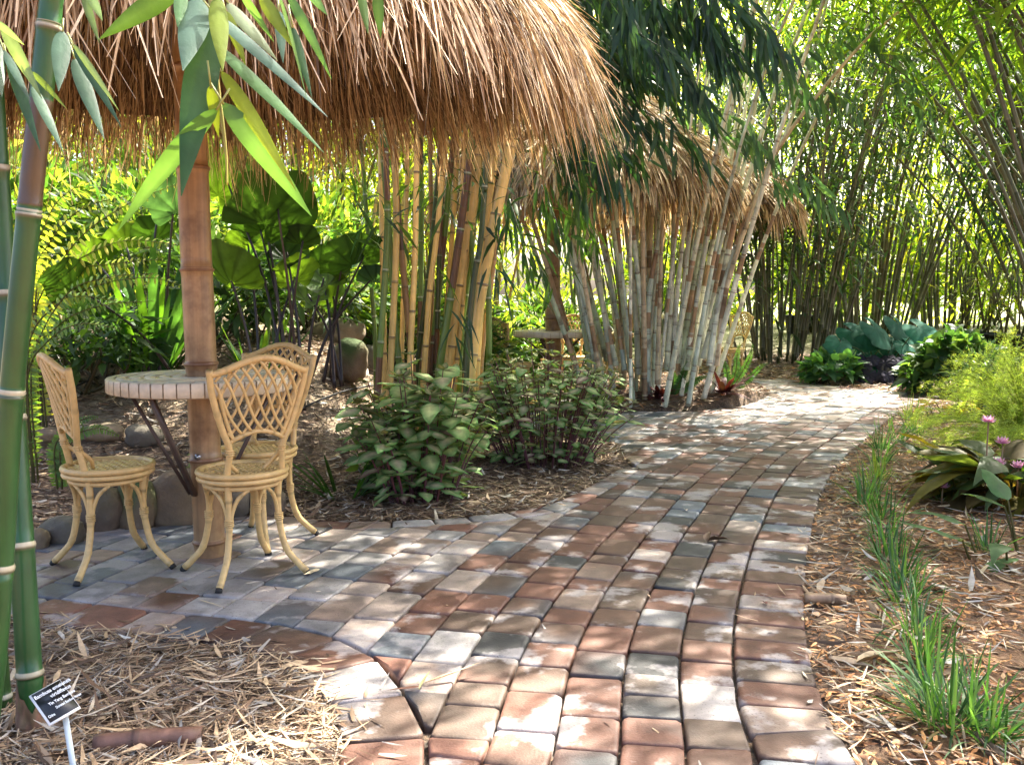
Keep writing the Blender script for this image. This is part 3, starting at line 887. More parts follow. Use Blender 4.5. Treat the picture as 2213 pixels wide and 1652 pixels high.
# pale grey-green clump between the middle and the far umbrella
def ex(lst, Y0, Y1):
    n = len(lst); return [at(u, v, Y0 + (Y1 - Y0) * i / (n - 1)) for i, (u, v) in enumerate(lst)]
ctr = ((1400 - CX) / FPX * 8.7, 8.75)
E_ = [ex([(1518, 775), (1545, 680), (1590, 466), (1627, 352), (1667, 217), (1711, 103), (1752, 0), (1800, -160)], 8.5, 8.6),
      ex([(1532, 790), (1552, 660), (1609, 477), (1671, 341), (1704, 272), (1752, 128), (1788, 0), (1830, -180)], 8.4, 8.5),
      ex([(1548, 790), (1570, 620), (1638, 415), (1682, 319), (1726, 257), (1800, 165), (1884, 73), (1976, 0), (2100, -90)], 8.45, 8.0),
      ex([(1500, 790), (1560, 560), (1601, 385), (1623, 275), (1650, 120), (1670, -60)], 8.7, 8.9),
      ex([(1470, 790), (1500, 600), (1546, 367), (1568, 264), (1590, 100), (1600, -80)], 8.8, 9.0),
      ex([(1420, 830), (1425, 650), (1432, 450), (1440, 250)], 8.45, 8.5), ex([(1398, 825), (1402, 640), (1428, 480), (1450, 250)], 8.5, 8.5),
      ex([(1330, 790), (1300, 650), (1262, 480), (1230, 300)], 8.6, 8.7), ex([(1350, 800), (1325, 640), (1290, 480), (1262, 300)], 8.6, 8.7),
      ex([(1312, 780), (1275, 640), (1235, 520), (1200, 380)], 8.8, 9.0), ex([(1380, 810), (1370, 640), (1350, 480), (1340, 300)], 8.6, 8.7),
      ex([(1452, 800), (1462, 640), (1480, 480), (1500, 280)], 8.6, 8.8), ex([(1484, 800), (1505, 640), (1530, 480), (1555, 280)], 8.5, 8.7),
      ex([(1440, 800), (1452, 600), (1456, 400), (1462, 200)], 8.6, 8.7), ex([(1508, 790), (1530, 640), (1552, 520), (1572, 400), (1600, 200)], 8.6, 8.8)]
pale_clump = clump('bamboo_clump', 'clump of thick pale grey-green canes fanning out beside the middle umbrella', ctr[0], ctr[1], 46, .66, 6.2, .024, PALE, TEAL, 1300, .20, .026,
      fan=.30, arch=.12, z_leaf=.6, gap=.34, seed=21, sides=8, mat='culm_old', leafmat='leaf', ring=(.22, .19, .14), explicit=E_, group=None, n_per=6)

# yellow-green clump behind the coleus
def cane_set():
    rows = [  # (pixel path, width, kind)
        ([(812, 960), (816, 839), (836, 520), (834, 330)], 15, 'g', 1), ([(846, 960), (843, 824), (855, 560), (855, 367)], 15, 'y', 0), ([(872, 950), (864, 810), (854, 703), (842, 520), (828, 340)], 14, 'g', 0),
        ([(900, 950), (891, 802), (880, 677), (865, 520), (850, 340)], 15, 'o', 1), ([(902, 950), (906, 784), (910, 520), (909, 330)], 13, 'g', 1), ([(905, 950), (917, 788), (928, 630), (942, 520), (964, 294)], 13, 'y', 0),
        ([(936, 950), (942, 795), (950, 520), (955, 400), (958, 300)], 12, 'd', 1), ([(935, 950), (950, 791), (965, 696), (986, 556), (1012, 367)], 18, 'g', 1), ([(950, 950), (965, 824), (976, 740), (997, 593), (1023, 422), (1034, 312)], 27, 'y', 0),
        ([(985, 960), (990, 842), (998, 703), (1020, 520), (1035, 370)], 14, 'g', 0), ([(1000, 960), (1009, 777), (1023, 611), (1038, 520), (1050, 370)], 14, 'd', 0), ([(1012, 970), (1016, 850), (1016, 798), (1034, 666), (1060, 520), (1093, 367)], 26, 'y', 0),
        ([(1022, 1000), (1027, 880), (1034, 740), (1045, 600), (1060, 400)], 14, 'y', 0), ([(1052, 960), (1053, 868), (1056, 777), (1056, 667), (1051, 520), (1050, 380)], 14, 'g', 0), ([(812, 900), (810, 725), (803, 630), (796, 520), (785, 380)], 10, 'g', 0),
        ([(970, 960), (978, 880), (1000, 650), (1012, 480), (1020, 340)], 10, 'y', 0), ([(950, 930), (957, 777), (968, 630), (976, 520), (985, 380)], 12, 'y', 0), ([(925, 930), (928, 760), (934, 600), (930, 380)], 11, 'o', 0), ([(870, 930), (868, 760), (874, 560), (880, 360)], 11, 'y', 0), ([(990, 930), (1004, 760), (1012, 600), (1024, 380)], 11, 'd', 0), ([(960, 950), (962, 780), (985, 600), (1000, 400)], 13, 'y', 0), ([(880, 950), (886, 780), (896, 560), (900, 350)], 14, 'y', 0), ([(830, 950), (830, 780), (826, 560), (822, 350)], 12, 'y', 0), ([(1000, 970), (1006, 820), (1030, 620), (1062, 400)], 14, 'y', 0), ([(925, 950), (935, 760), (955, 560), (975, 350)], 14, 'g', 1), ([(1025, 960), (1030, 800), (1022, 600), (1008, 380)], 12, 'g', 0), ([(890, 960), (900, 800), (930, 560), (948, 350)], 12, 'd', 0), ([(1035, 940), (1042, 760), (1068, 560), (1085, 400)], 11, 'o', 0)]
    t = thing('bamboo_clump', 'clump of yellow and green striped canes rising behind the coleus bushes', 'bamboo', (-.45, 5.8, 0))
    colr = {'y': (.68, .47, .16), 'g': (.10, .18, .035), 'o': (.33, .19, .08), 'd': (.035, .06, .02)}
    tops = []
    for i, (px, wd, kd, sh) in enumerate(rows):
        Y = 5.75 + (i % 5) * .09 + (.25 if wd < 14 else 0)
        P = [at(u, v, Y) for u, v in px]
        P[0][2] = min(P[0][2], .05)
        e = P[-1] - P[-2]; e /= np.linalg.norm(e)
        P += [P[-1] + e * 1.3 + np.array([0, -.05, 0]), P[-1] + e * 2.9 + np.array([.25 * np.sign(e[0]), -.5, -.1])]
        mb = MB(); r_ = wd / 2 / FPX * Y
        P = curve(P, 40)
        c_ = np.array(colr[kd]) * random.uniform(.85, 1.2)
        L_ = np.linalg.norm(np.diff(P, axis=0), axis=1).sum()
        cut = []
        if sh:
            for _ in range(3):
                a0 = random.uniform(.3, 2.2); cut.append((a0, a0 + random.uniform(.2, .38), np.array((.11, .055, .03))))
        culm_mesh(mb, P, r_, r_ * .75, .40, c_, 10, ring=(.20, .14, .07) if kd in 'yo' else (.32, .34, .22), start=random.uniform(.2, .9), collar=cut)
        mb.build('culm', MAT['culm'], t, smooth=True)
        tops.append(P[-18:])
    tops = np.vstack(tops)
    mb = MB(); k = tops[rng.integers(0, len(tops), 420)]; k = k[k[:, 2] > 2.0]
    sprays(mb, k + rng.normal(0, .35, k.shape), 7, .2, .026, GREEN, jit=.1, segs=2, droop=(.1, .5))
    # a few low side shoots
    for (u, v, Y) in [(1090, 460, 5.6), (1085, 580, 5.6), (985, 690, 5.6), (800, 470, 5.7), (1075, 500, 5.6)]:
        sprays(mb, [at(u, v, Y)] * 2, 4, .20, .022, TEAL, jit=.05, segs=3, droop=(.2, .5), down=.9)
    mb.build('foliage', MAT['leaf'], t)
cane_set()

# the green canes close on the left
def near_canes():
    t = thing('bamboo_clump', 'clump of glossy dark green canes close to the camera, left edge', 'bamboo', (-1.1, 2.05, 0))
    mb = MB()
    P = curve([at(-48, 1715, 2.0), at(-15, 1440, 2.0), at(2, 1228, 2.0), at(24, 868, 2.0), at(64, 448, 2.0), at(90, 200, 2.0), at(112, -10, 2.0), at(140, -250, 2.0), at(190, -600, 2.0)], 60)
    culm_mesh(mb, P, .0265, .0225, .39, (.022, .080, .018), 24, ring=(.42, .38, .26), dark=(.10, .09, .05), start=1.31, gj=0, collar=[(1.33, 1.55, np.array((.075, .045, .022)))])
    mb.build('culm', MAT['culm'], t, smooth=True)
    mb = MB()
    P = curve([at(80, 1625, 2.17), at(74, 1560, 2.17), at(64, 1453, 2.17), at(47, 1173, 2.2), at(27, 860, 2.25), at(10, 600, 2.3), at(-8, 300, 2.3), at(-25, 0, 2.3), at(-40, -400, 2.3)], 60)
    culm_mesh(mb, P, .0300, .021, .31, (.018, .075, .020), 24, ring=(.42, .38, .26), dark=(.10, .09, .05), start=.58, gj=.02)
    mb.build('culm', MAT['culm'], t, smooth=True)
    mb = MB()                               # torn brown sheath round the foot of the second cane
    c = resample(P, step=.01)
    nsd = 28; A = np.linspace(0, 2 * np.pi, nsd, endpoint=False)
    V = []; nr = 9
    jag = .155 + .03 * np.sin(A * 2 + .6) + .012 * np.sin(A * 7)
    for i in range(nr):
        f = i / (nr - 1)
        hh = f * jag
        ctrp = np.stack([np.interp(hh, np.arange(len(c)) * .01, c[:, k]) for k in range(3)], 1)
        r_ = .0345 + .003 * np.sin(A * 3 + i * .7) - .002 * f + (.004 if i in (3, 4) else 0)
        V.append(ctrp + np.stack([np.cos(A) * r_, np.sin(A) * r_, 0 * A], 1))
    V = np.vstack(V)
    F = [(i * nsd + j, i * nsd + (j + 1) % nsd, (i + 1) * nsd + (j + 1) % nsd, (i + 1) * nsd + j) for i in range(nr - 1) for j in range(nsd)]
    cc = vary((.16, .095, .055), len(V), .35); mb.add(V, F, cc)
    mb.build('sheath', MAT['culm_old'], t, smooth=True)
    mb = MB()
    P = curve([at(20, 1640, 2.3), at(5, 1500, 2.3), at(-20, 1250, 2.3), at(-90, 700, 2.4)], 40)
    culm_mesh(mb, P, .022, .02, .3, (.03, .08, .02), 16, start=.5); mb.build('culm', MAT['culm'], t, smooth=True)
    # big leaves of this clump: base and tip as seen, width
    q = .367
    L_ = [((0, 150), (240, 570), 75, 0), ((40, 330), (235, 880), 60, 1), ((-30, 220), (10, 560), 85, 1), ((180, 420), (390, 640), 34, 2), ((190, 500), (370, 890), 60, 1), ((370, 180), (345, 530), 95, 1), ((435, 340), (610, 810), 85, 1), ((430, 280), (700, 730), 50, 1), ((428, 258), (690, 640), 36, 0), ((485, -30), (580, 245), 42, 2), ((-40, 120), (140, 265), 40, 0), ((20, 290), (180, 600), 50, 1), ((520, -40), (600, 120), 50, 2)]
    colz = [(.16, .24, .13), (.035, .085, .055), (.12, .19, .05)]
    for a, b, wd, k in L_:
        big_leaf(t, at(a[0] * q, a[1] * q, 1.7), at(b[0] * q, b[1] * q, 1.62), wd * q / FPX * 1.66, colz[k])
    return t
def big_leaf(t, A, B, W, col, segs=14):
    A, B = np.array(A), np.array(B); L = np.linalg.norm(B - A); D = (B - A) / L
    view = unit((A + B) / 2 - np.array([0, 0, EYE]))
    Sd = np.cross(D, view); Sd = unit(unit(Sd) + rng.normal(0, .35, 3))
    dr = random.uniform(.02, .08)
    D2 = D.copy(); D2[2] += dr
    mb = MB()
    col = np.array(col) * random.uniform(.9, 1.12)
    leaves(mb, A, D2 / 1.0, Sd, L, W * 1.08, col, droop=dr, segs=segs, fold=.10, mid=col * 1.35 + .015)
    mb.build('leaf', MAT['leaf_big'], t, smooth=True)
    if True:                                # short stalk behind the blade
        ms = MB(); tube(ms, [A - D * .022 + np.array([0, 0, .006]), A + D * .004], .0013, (.30, .32, .09), 5); ms.build('leaf_stalk', MAT['culm_far'], t)
near_canes()

# the branch that hangs into the picture in front of the post
def near_branch():
    t = thing('bamboo_branch', 'bright green bamboo branch with big leaves hanging from the top in front of the post', 'branch', tuple(at(470, -120, 1.2)))
    q = .367
    mb = MB()
    P = curve([at(455, -420, 1.25), at(452, -120, 1.2), at(455, 0, 1.2), at(462, 100, 1.2), at(470, 180, 1.2), at(484, 290, 1.2), at(489, 345, 1.2), at(491, 400, 1.2)], 50)
    tube(mb, P, np.linspace(.0042, .0012, 50), np.linspace(0, 1, 50)[:, None] * np.array((.38, .36, .07)) + (1 - np.linspace(0, 1, 50))[:, None] * np.array((.16, .14, .05)), 8)
    mb.build('stem', MAT['culm_far'], t, smooth=True)
    L_ = [((1060, -60), (600, 225), 115, 0), ((1180, -20), (1080, 405), 155, 1), ((1245, 150), (1075, 1110), 175, 2), ((1285, 635), (715, 1335), 155, 3), ((1235, 55), (1905, 670), 85, 1), ((1265, 255), (1885, 880), 80, 3), ((1295, 415), (1720, 1090), 80, 4), ((1305, 600), (1815, 1250), 115, 3), ((1335, 10), (1630, 355), 85, 5), ((1530, -30), (1712, 265), 70, 4), ((1635, -30), (1800, 570), 75, 1), ((1690, -40), (1935, 440), 55, 3), ((1275, -20), (1310, 405), 95, 4), ((1410, -40), (1605, 240), 52, 3), ((1325, 60), (1440, 375), 62, 4), ((1075, -60), (1045, 155), 70, 3), ((1640, 60), (1665, 360), 60, 1), ((1720, 150), (1830, 560), 50, 2), ((1790, -80), (1925, 90), 55, 3), ((2125, -60), (2165, 190), 60, 0), ((2215, -60), (2240, 215), 60, 0), ((1240, 500), (1285, 800), 60, 4)]
    colz = [(.06, .13, .03), (.07, .14, .11), (.035, .095, .05), (.075, .17, .065), (.16, .22, .03), (.18, .24, .15)]
    for a, b, wd, k in L_:
        big_leaf(t, at(a[0] * q, a[1] * q, 1.2 + random.uniform(-.05, .05)), at(b[0] * q, b[1] * q, 1.17 + random.uniform(-.08, .04)), wd * q / FPX * 1.2, colz[k])
near_branch()

# dark drooping branches over the path between the umbrellas
def hanging(label, lst, Y0, Y1, L, nl, pal, name='bamboo_branch', group=None, extra=0, segs=3, W=.030):
    t = thing(name, label, 'branch', tuple(at(lst[0][0][0], lst[0][0][1], Y0)), group)
    for bi, pts in enumerate(lst):
        y0 = Y0 + random.uniform(-.35, .35); y1 = Y1 + random.uniform(-.35, .35)
        P = curve(ex(pts, y0, y1), 30)
        mb = MB(); tube(mb, P, np.linspace(.007, .002, 30), (.06, .075, .03), 6); mb.build('twig', MAT['culm_far'], t)
        mb = MB()
        Q = resample(P, n=nl); T = unit(np.gradient(Q, axis=0))
        n = len(Q) * 3
        q0 = np.repeat(Q, 3, 0) + rng.normal(0, .035, (n, 3)); tt = np.repeat(T, 3, 0)
        side = np.where(rng.random(n) < .5, -1, 1)[:, None]
        D = unit(tt * .55 + side * np.cross(tt, np.array([0, 1.0, 0])) * .25 + np.array([0, 0, -.75]) + rng.normal(0, .28, (n, 3)))
        Sd = np.cross(D, np.array([0, 1.0, 0])) + rng.normal(0, .5, (n, 3))
        leaves(mb, q0, D, Sd, L * rng.uniform(.6, 1.2, n), W * rng.uniform(.8, 1.25, n), mix_cols(pal, n, .25), droop=rng.uniform(.05, .25, n), segs=segs, fold=.1)
        mb.build('leaves', MAT['leaf'], t)
    return t
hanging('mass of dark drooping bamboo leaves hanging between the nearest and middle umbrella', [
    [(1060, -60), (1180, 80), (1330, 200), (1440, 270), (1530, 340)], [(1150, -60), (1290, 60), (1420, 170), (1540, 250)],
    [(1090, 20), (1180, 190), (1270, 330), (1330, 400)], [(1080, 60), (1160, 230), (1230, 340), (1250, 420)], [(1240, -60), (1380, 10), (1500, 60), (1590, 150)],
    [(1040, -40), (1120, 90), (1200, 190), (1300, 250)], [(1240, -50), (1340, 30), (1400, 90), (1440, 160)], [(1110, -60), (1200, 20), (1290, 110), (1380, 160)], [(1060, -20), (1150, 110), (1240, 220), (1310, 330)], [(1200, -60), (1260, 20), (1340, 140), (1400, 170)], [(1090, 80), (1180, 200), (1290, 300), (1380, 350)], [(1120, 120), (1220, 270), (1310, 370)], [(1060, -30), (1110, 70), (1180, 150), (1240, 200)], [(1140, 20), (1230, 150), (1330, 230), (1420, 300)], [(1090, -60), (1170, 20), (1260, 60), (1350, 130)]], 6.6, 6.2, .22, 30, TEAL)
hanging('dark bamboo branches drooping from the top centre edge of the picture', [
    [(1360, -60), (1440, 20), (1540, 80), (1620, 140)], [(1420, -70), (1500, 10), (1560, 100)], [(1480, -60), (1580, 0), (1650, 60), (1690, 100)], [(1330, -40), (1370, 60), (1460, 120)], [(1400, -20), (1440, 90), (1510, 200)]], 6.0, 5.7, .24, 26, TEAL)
hanging('grey-green sprays of leaves hanging off the pale leaning canes', [
    [(1560, 90), (1640, 110), (1700, 150), (1740, 190)], [(1760, 60), (1820, 60), (1880, 70), (1930, 110)], [(1900, 130), (1950, 160), (1980, 190), (1995, 230)], [(1680, 390), (1730, 380), (1770, 410), (1790, 450)],
    [(1450, 240), (1530, 230), (1610, 260), (1640, 330)], [(1740, 220), (1800, 200), (1850, 230)], [(1700, 180), (1740, 110), (1800, 90)], [(1560, 300), (1600, 280), (1650, 320)]], 8.3, 8.0, .26, 9, [(.06, .14, .09), (.09, .18, .10), (.05, .11, .08)], W=.038)
hanging('green bamboo shoots with narrow leaves drooping beside the middle post', [
    [(1170, 400), (1195, 460), (1215, 520)], [(1240, 420), (1255, 470), (1275, 520)], [(1100, 430), (1120, 490), (1150, 560), (1180, 610)]], 7.0, 6.8, .22, 9, GREEN)

# canes of the background grove
NB = [  # x, y, n, spread, H, r, lean, fan, arch, leaf count, palette, label
    (4.05, 13.6, 46, .75, 7.0, .024, (.02, 0), .20, .2, 6500, GREEN, 'dense clump of dark olive canes just right of the far umbrella'),
    (6.3, 17.0, 54, 1.0, 8.5, .028, (-.03, 0), .30, .3, 7500, LIME, 'broad fan of olive canes behind the elephant ear bush'),
    (9.2, 19.5, 34, .9, 9.0, .026, (.03, 0), .26, .3, 6000, LIME, 'sunlit clump of thin canes right of the fan behind the elephant ears'),
    (8.9, 14.6, 40, .8, 8.0, .030, (-.26, 0), .22, .4, 9500, TEAL, 'clump of dark canes leaning left at the right edge of the picture'),
    (2.6, 17.5, 40, .9, 8.5, .026, (0, 0), .24, .25, 7500, LIME, 'background clump directly behind the far umbrella roof'),
    (-.9, 13.5, 34, .8, 7.0, .026, (0, 0), .22, .3, 8000, LIME, 'sunlit yellowish clump behind the middle table and post'),
    (-2.4, 11.5, 40, .9, 6.5, .028, (0, 0), .25, .3, 9000, LIME, 'golden lit clump behind the big round leaves'),
    (-5.0, 11.0, 40, 1.0, 6.5, .028, (0, 0), .25, .3, 9000, LIME, 'background clump beyond the ferns on the left'),
    (-7.3, 12.5, 34, 1.0, 7.0, .028, (.05, 0), .25, .3, 7000, LIME, 'background clump at the far left edge'),
]
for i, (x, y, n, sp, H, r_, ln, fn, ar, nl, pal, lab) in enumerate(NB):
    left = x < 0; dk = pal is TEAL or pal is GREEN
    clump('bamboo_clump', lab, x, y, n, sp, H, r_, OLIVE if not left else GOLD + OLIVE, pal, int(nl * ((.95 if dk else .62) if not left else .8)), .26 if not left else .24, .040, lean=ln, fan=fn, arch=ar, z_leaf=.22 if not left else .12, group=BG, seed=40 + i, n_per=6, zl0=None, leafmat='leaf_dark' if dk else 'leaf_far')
# clumps added right of the frame so their crowns dapple the path with shade
for i, (x, y, lab) in enumerate([(5.9, 6.4, 'tall bamboo added right of the path, arching overhead to shade it'), (5.0, 4.8, 'tall bamboo added to the right of the camera to shade the path'), (5.6, 8.4, 'tall bamboo added right of the bend of the path to shade it'), (4.75, 6.8, 'tall bamboo added for shade outside the frame, between the ginger and the feathery bush'), (8.8, 9.6, 'tall bamboo added for shade behind the feathery bush')]):
    clump('bamboo_clump', lab, x, y, 20, .5, 7.5, .021, OLIVE, LIME[:1] + LIME[2:3] + GREEN[1:3], 6200, .24, .034, lean=(-.20, .04), fan=.12, arch=.42, z_leaf=.46, group='bamboo clumps added to shade the path', seed=80 + i, n_per=6)

# the far wood that closes the view
def far_wood():
    mb = MB()
    n = 36000
    x = rng.uniform(-24, 27, n); y = np.where(rng.random(n) < .75, rng.uniform(21, 25, n), rng.uniform(29, 33, n)) - .012 * x * x
    z = rng.uniform(0, 1, n) ** .9 * 10.5
    c = mix_cols(LIME + [(.26, .30, .06), (.06, .12, .03)], n, .3)
    D = unit(rdir(n, -.8, .4) + np.array([0, 0, -.3])); Sd = np.cross(D, np.array([0, 0, 1.])) + rng.normal(0, .5, (n, 3))
    leaves(mb, np.stack([x, y, z], 1), D, Sd, rng.uniform(.25, .6, n), rng.uniform(.05, .11, n), c, droop=rng.uniform(0, .4, n))
    o = mb.build('far_bamboo_wood', MAT['leaf_far'])
    ms = MB()
    for k in range(230):
        xx, yy = random.uniform(-22, 25), random.uniform(20.5, 28)
        h = random.uniform(6, 11); lx = random.gauss(0, .1)
        tube(ms, [(xx, yy, 0), (xx + lx * h * .5, yy, h * .5), (xx + lx * h * 1.4, yy, h)], [.035, .03, .012], vary((.10, .11, .05), 1, .4)[0], 5, cap=False)
    st_ = ms.build('far_stems', MAT['culm_far'])
    tag(o, 'far-off bamboo wood of sunlit yellow-green leaves', 'wood', kind='stuff')
    tag(st_, 'thin dark stems of the far-off bamboo wood', 'wood', kind='stuff')
far_wood()
# ------------------------------------------------------------------ planting
def coleus(label, cx, cy, R, H, nst, leafL, seed, fruity=.2):
    random.seed(seed)
    t = thing('coleus_bush', label, 'plant', (cx, cy, float(terrain(cx, cy))), 'coleus bushes beside the path')
    ms, ml = MB(), MB()
    for i in range(nst):
        a = random.random() * 6.283; q = math.sqrt(random.random())
        b = np.array([cx + R * .45 * q * math.cos(a), cy + R * .45 * q * math.sin(a), 0]); b[2] = float(terrain(b[0], b[1])) - .01
        h = H * math.sqrt(max(.08, 1 - .75 * q * q)) * random.uniform(.8, 1.08)
        tip = np.array([cx + R * q * 1.0 * math.cos(a), cy + R * q * 1.0 * math.sin(a), b[2] + h])
        m_ = (b + tip) / 2 + np.array([0, 0, .1 * h]); P = curve([b, m_, tip], 14)
        tube(ms, P, np.linspace(.0055, .0025, 14), vary((.13, .045, .055), 1, .3)[0], 5, cap=False)
        out = np.array([math.cos(a), math.sin(a), 0])
        nn_ = max(3, int(h / .085))
        for k in range(nn_):
            f = .12 + .88 * (k + .5) / nn_; p = P[min(13, int(f * 13))]
            az = random.random() * 3.14 + k * 1.57
            for s_ in (0, math.pi):
                d = np.array([math.cos(az + s_), math.sin(az + s_), random.uniform(-.15, .45)]) + out * .35
                d = d / np.linalg.norm(d); sd = np.array([-d[1], d[0], random.gauss(0, .25)])
                L = leafL * random.uniform(.65, 1.2) * (1.1 if f > .5 else .9)
                g = vary((.12, .28, .075), 1, .3)[0] if random.random() > fruity else vary((.13, .05, .055), 1, .3)[0]
                mid_ = (.55, .58, .28) if random.random() > .4 else (.62, .52, .36)
                leaves(ml, p + d * .008, d, sd, L, L * .62, g, droop=random.uniform(.15, .5), segs=5, prof='ovate', fold=.07, mid=mid_, wave=.03)
        for j in range(5):                   # small rosette at the tip
            d = rdir(1, .0, .8)[0]; leaves(ml, P[-1], d, np.array([-d[1], d[0], .1]), leafL * .5, leafL * .3, vary((.09, .15, .04), 1, .3)[0], droop=.2, segs=4, prof='ovate', fold=.1, mid=(.35, .3, .18))
    ms.build('stems', MAT['culm_far'], t); ml.build('foliage', MAT['leaf_matte'], t, smooth=True)
coleus('green coleus bush with pale leaf centres, left of the path and nearest to the chairs', -.48, 4.74, .40, .72, 46, .130, 1, .04)
coleus('taller purple-stemmed coleus bush with small leaves at the path corner', .20, 5.75, .58, .76, 95, .095, 2, .18)

def heart_disc(mb, c, n, up, r, col, pleat=.05, cup=.22, veins=14, dark=.55, elong=1.15, notch=.30):
    """a rounded pleated leaf blade; c is where the stalk joins"""
    n = unit(np.array(n, float)); up = np.array(up, float); up = unit(up - n * np.dot(up, n)); sd = np.cross(up, n)
    NA, NR = 64, 6
    V, Cc = [], []
    for i in range(NR + 1):
        f = i / NR
        for k in range(NA + 1):
            a = -math.pi + notch + (2 * math.pi - 2 * notch) * k / NA        # notch at the bottom
            rr = r * f * (1 - .10 * math.cos(a * 2) * 0) * (elong if abs(a) < 1.2 else 1.0 + (elong - 1) * max(0, math.cos(a)))
            rr *= 1 + .12 * math.exp(-((a) / .25) ** 2) - .12 * math.exp(-((abs(a) - 2.9) / .35) ** 2)
            pl = pleat * r * f * math.cos(veins * a)
            z = cup * r * f * f + pl
            V.append(c + up * rr * math.cos(a) + sd * rr * math.sin(a) + n * z)
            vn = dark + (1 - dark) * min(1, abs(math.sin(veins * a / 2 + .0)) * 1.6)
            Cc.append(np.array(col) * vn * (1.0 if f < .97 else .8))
    F = [(i * (NA + 1) + k, i * (NA + 1) + k + 1, (i + 1) * (NA + 1) + k + 1, (i + 1) * (NA + 1) + k) for i in range(NR) for k in range(NA)]
    mb.add(np.array(V), F, np.array(Cc))

def round_leaf_plant(label, lst, base, Y, stalk=(.022, .014, .018)):
    b0 = at(base[0], base[1], Y); b0[2] = float(terrain(b0[0], b0[1]))
    t = thing('giant_leaf_plant', label, 'plant', tuple(b0), 'giant round-leaved plants behind the table')
    for (u, v, rp, col, dy) in lst:
        c = at(u, v, Y + dy); r = rp / FPX * (Y + dy)
        view = unit(np.array([0, 0, EYE]) - c)
        n = -view * random.choice((1, 1, -1)) * .8 + np.array([random.gauss(0, .45), 0, .75])
        up = np.array([random.gauss(0, .6), -.2, 1.0])
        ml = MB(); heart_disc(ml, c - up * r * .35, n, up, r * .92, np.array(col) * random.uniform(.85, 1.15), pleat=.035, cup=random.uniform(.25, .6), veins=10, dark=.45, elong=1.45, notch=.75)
        ml.build('leaf', MAT['leaf_big'], t, smooth=True)
        e = b0 + np.array([random.gauss(0, .09), random.gauss(0, .06), -.03])
        mid_ = (e + c) / 2 + np.array([(c[0] - e[0]) * -.12, 0, .05])
        ms = MB(); tube(ms, curve([e, mid_, c], 16), np.linspace(.013, .006, 16), stalk, 7); ms.build('stalk', MAT['culm'], t, smooth=True)
LG, DG, TG = (.075, .15, .024), (.026, .065, .016), (.04, .10, .07)
round_leaf_plant('plant with big pleated round leaves on long dark stalks, right of the front post', [(492, 395, 78, LG, .2), (600, 450, 92, DG, -.1), (560, 410, 62, DG, .1), (495, 590, 66, LG, 0), (560, 485, 48, DG, .15), (655, 515, 34, DG, 0), (620, 545, 40, DG, .1), (640, 590, 44, LG, .15), (535, 520, 40, LG, .3)], (600, 760), 5.7)
round_leaf_plant('smaller round-leaved plant with fanned pleated leaves left of the striped canes', [(742, 555, 50, DG, 0), (790, 545, 44, DG, .1), (700, 600, 44, LG, 0), (690, 560, 30, DG, .2), (805, 600, 30, TG, .1), (665, 635, 40, LG, .1), (720, 640, 34, LG, .2)], (690, 770), 6.1)
round_leaf_plant('round-leaved plant with bluish leaves left of the front post', [(375, 440, 54, TG, 0), (345, 425, 44, LG, .2), (150, 610, 52, DG, -.5), (205, 560, 40, LG, .2), (330, 500, 40, DG, .3), (270, 520, 36, LG, .3)], (330, 760), 5.9)

def strap_plant(label, base, Y, n, L, W, pal, seed, up=.9, name='strap_leaf_lily'):
    R = np.random.default_rng(seed)
    b = at(base[0], base[1], Y); b[2] = float(terrain(b[0], b[1]))
    t = thing(name, label, 'plant', tuple(b))
    for i in range(n):
        a = R.uniform(0, 6.28); d = np.array([math.cos(a) * R.uniform(.15, .8), math.sin(a) * R.uniform(.1, .5), up])
        mb = MB(); leaves(mb, b + np.array([math.cos(a) * .06, math.sin(a) * .06, -.02]), d, np.array([-math.sin(a), math.cos(a), 0]) + R.normal(0, .3, 3), L * R.uniform(.65, 1.15), W * R.uniform(.7, 1.2), mix_cols(pal, 1, .25)[0], droop=R.uniform(.05, .45), segs=12, prof='strap', fold=.14)
        mb.build('leaf', MAT['leaf_big'], t, smooth=True)
strap_plant('lily with long arching strap leaves behind the left side of the front table', (330, 825), 6.0, 44, 1.0, .062, [(.05, .14, .03), (.08, .20, .03), (.04, .11, .04)], 5)
strap_plant('second strap leaf lily between the front post and the far chair', (560, 830), 6.0, 20, .5, .035, [(.05, .13, .03), (.09, .18, .03)], 6)
strap_plant('strap leaf lily low behind the right hand back chair', (740, 960), 4.75, 18, .42, .026, [(.05, .13, .03), (.04, .09, .025)], 7, up=.6)

def fern(label, fronds, Y, col, pin, cat='fern', name='fern'):
    b = at(fronds[0][0][0], fronds[0][0][1], Y)
    t = thing(name, label, cat, tuple(b))
    for fr in fronds:
        E0 = ex(fr, Y, Y - .15 + random.uniform(0, .3)); g0 = E0[0].copy(); g0[2] = float(terrain(g0[0], g0[1])) - .02
        P = curve(([g0] if E0[0][2] - g0[2] > .08 else []) + E0, 40)
        mb = MB(); tube(mb, P, np.linspace(.006, .0015, 40), (.10, .10, .03), 5, cap=False)
        Q = resample(P, n=46)[4:]; T = unit(np.gradient(Q, axis=0)); n = len(Q)
        f = np.linspace(0, 1, n); Ls = pin / FPX * Y * np.sin(np.pi * np.clip(.18 + .8 * f, 0, 1)) ** .7
        for s_ in (-1, 1):
            side = np.cross(T, np.array([0, -.6, .5])); side = unit(side) * s_
            D = unit(side + T * .35 + rng.normal(0, .08, (n, 3)) + np.array([0, 0, -.12]))
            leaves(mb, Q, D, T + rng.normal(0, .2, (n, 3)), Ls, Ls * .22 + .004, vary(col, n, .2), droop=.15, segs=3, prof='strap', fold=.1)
        mb.build('frond', MAT['leaf'], t)
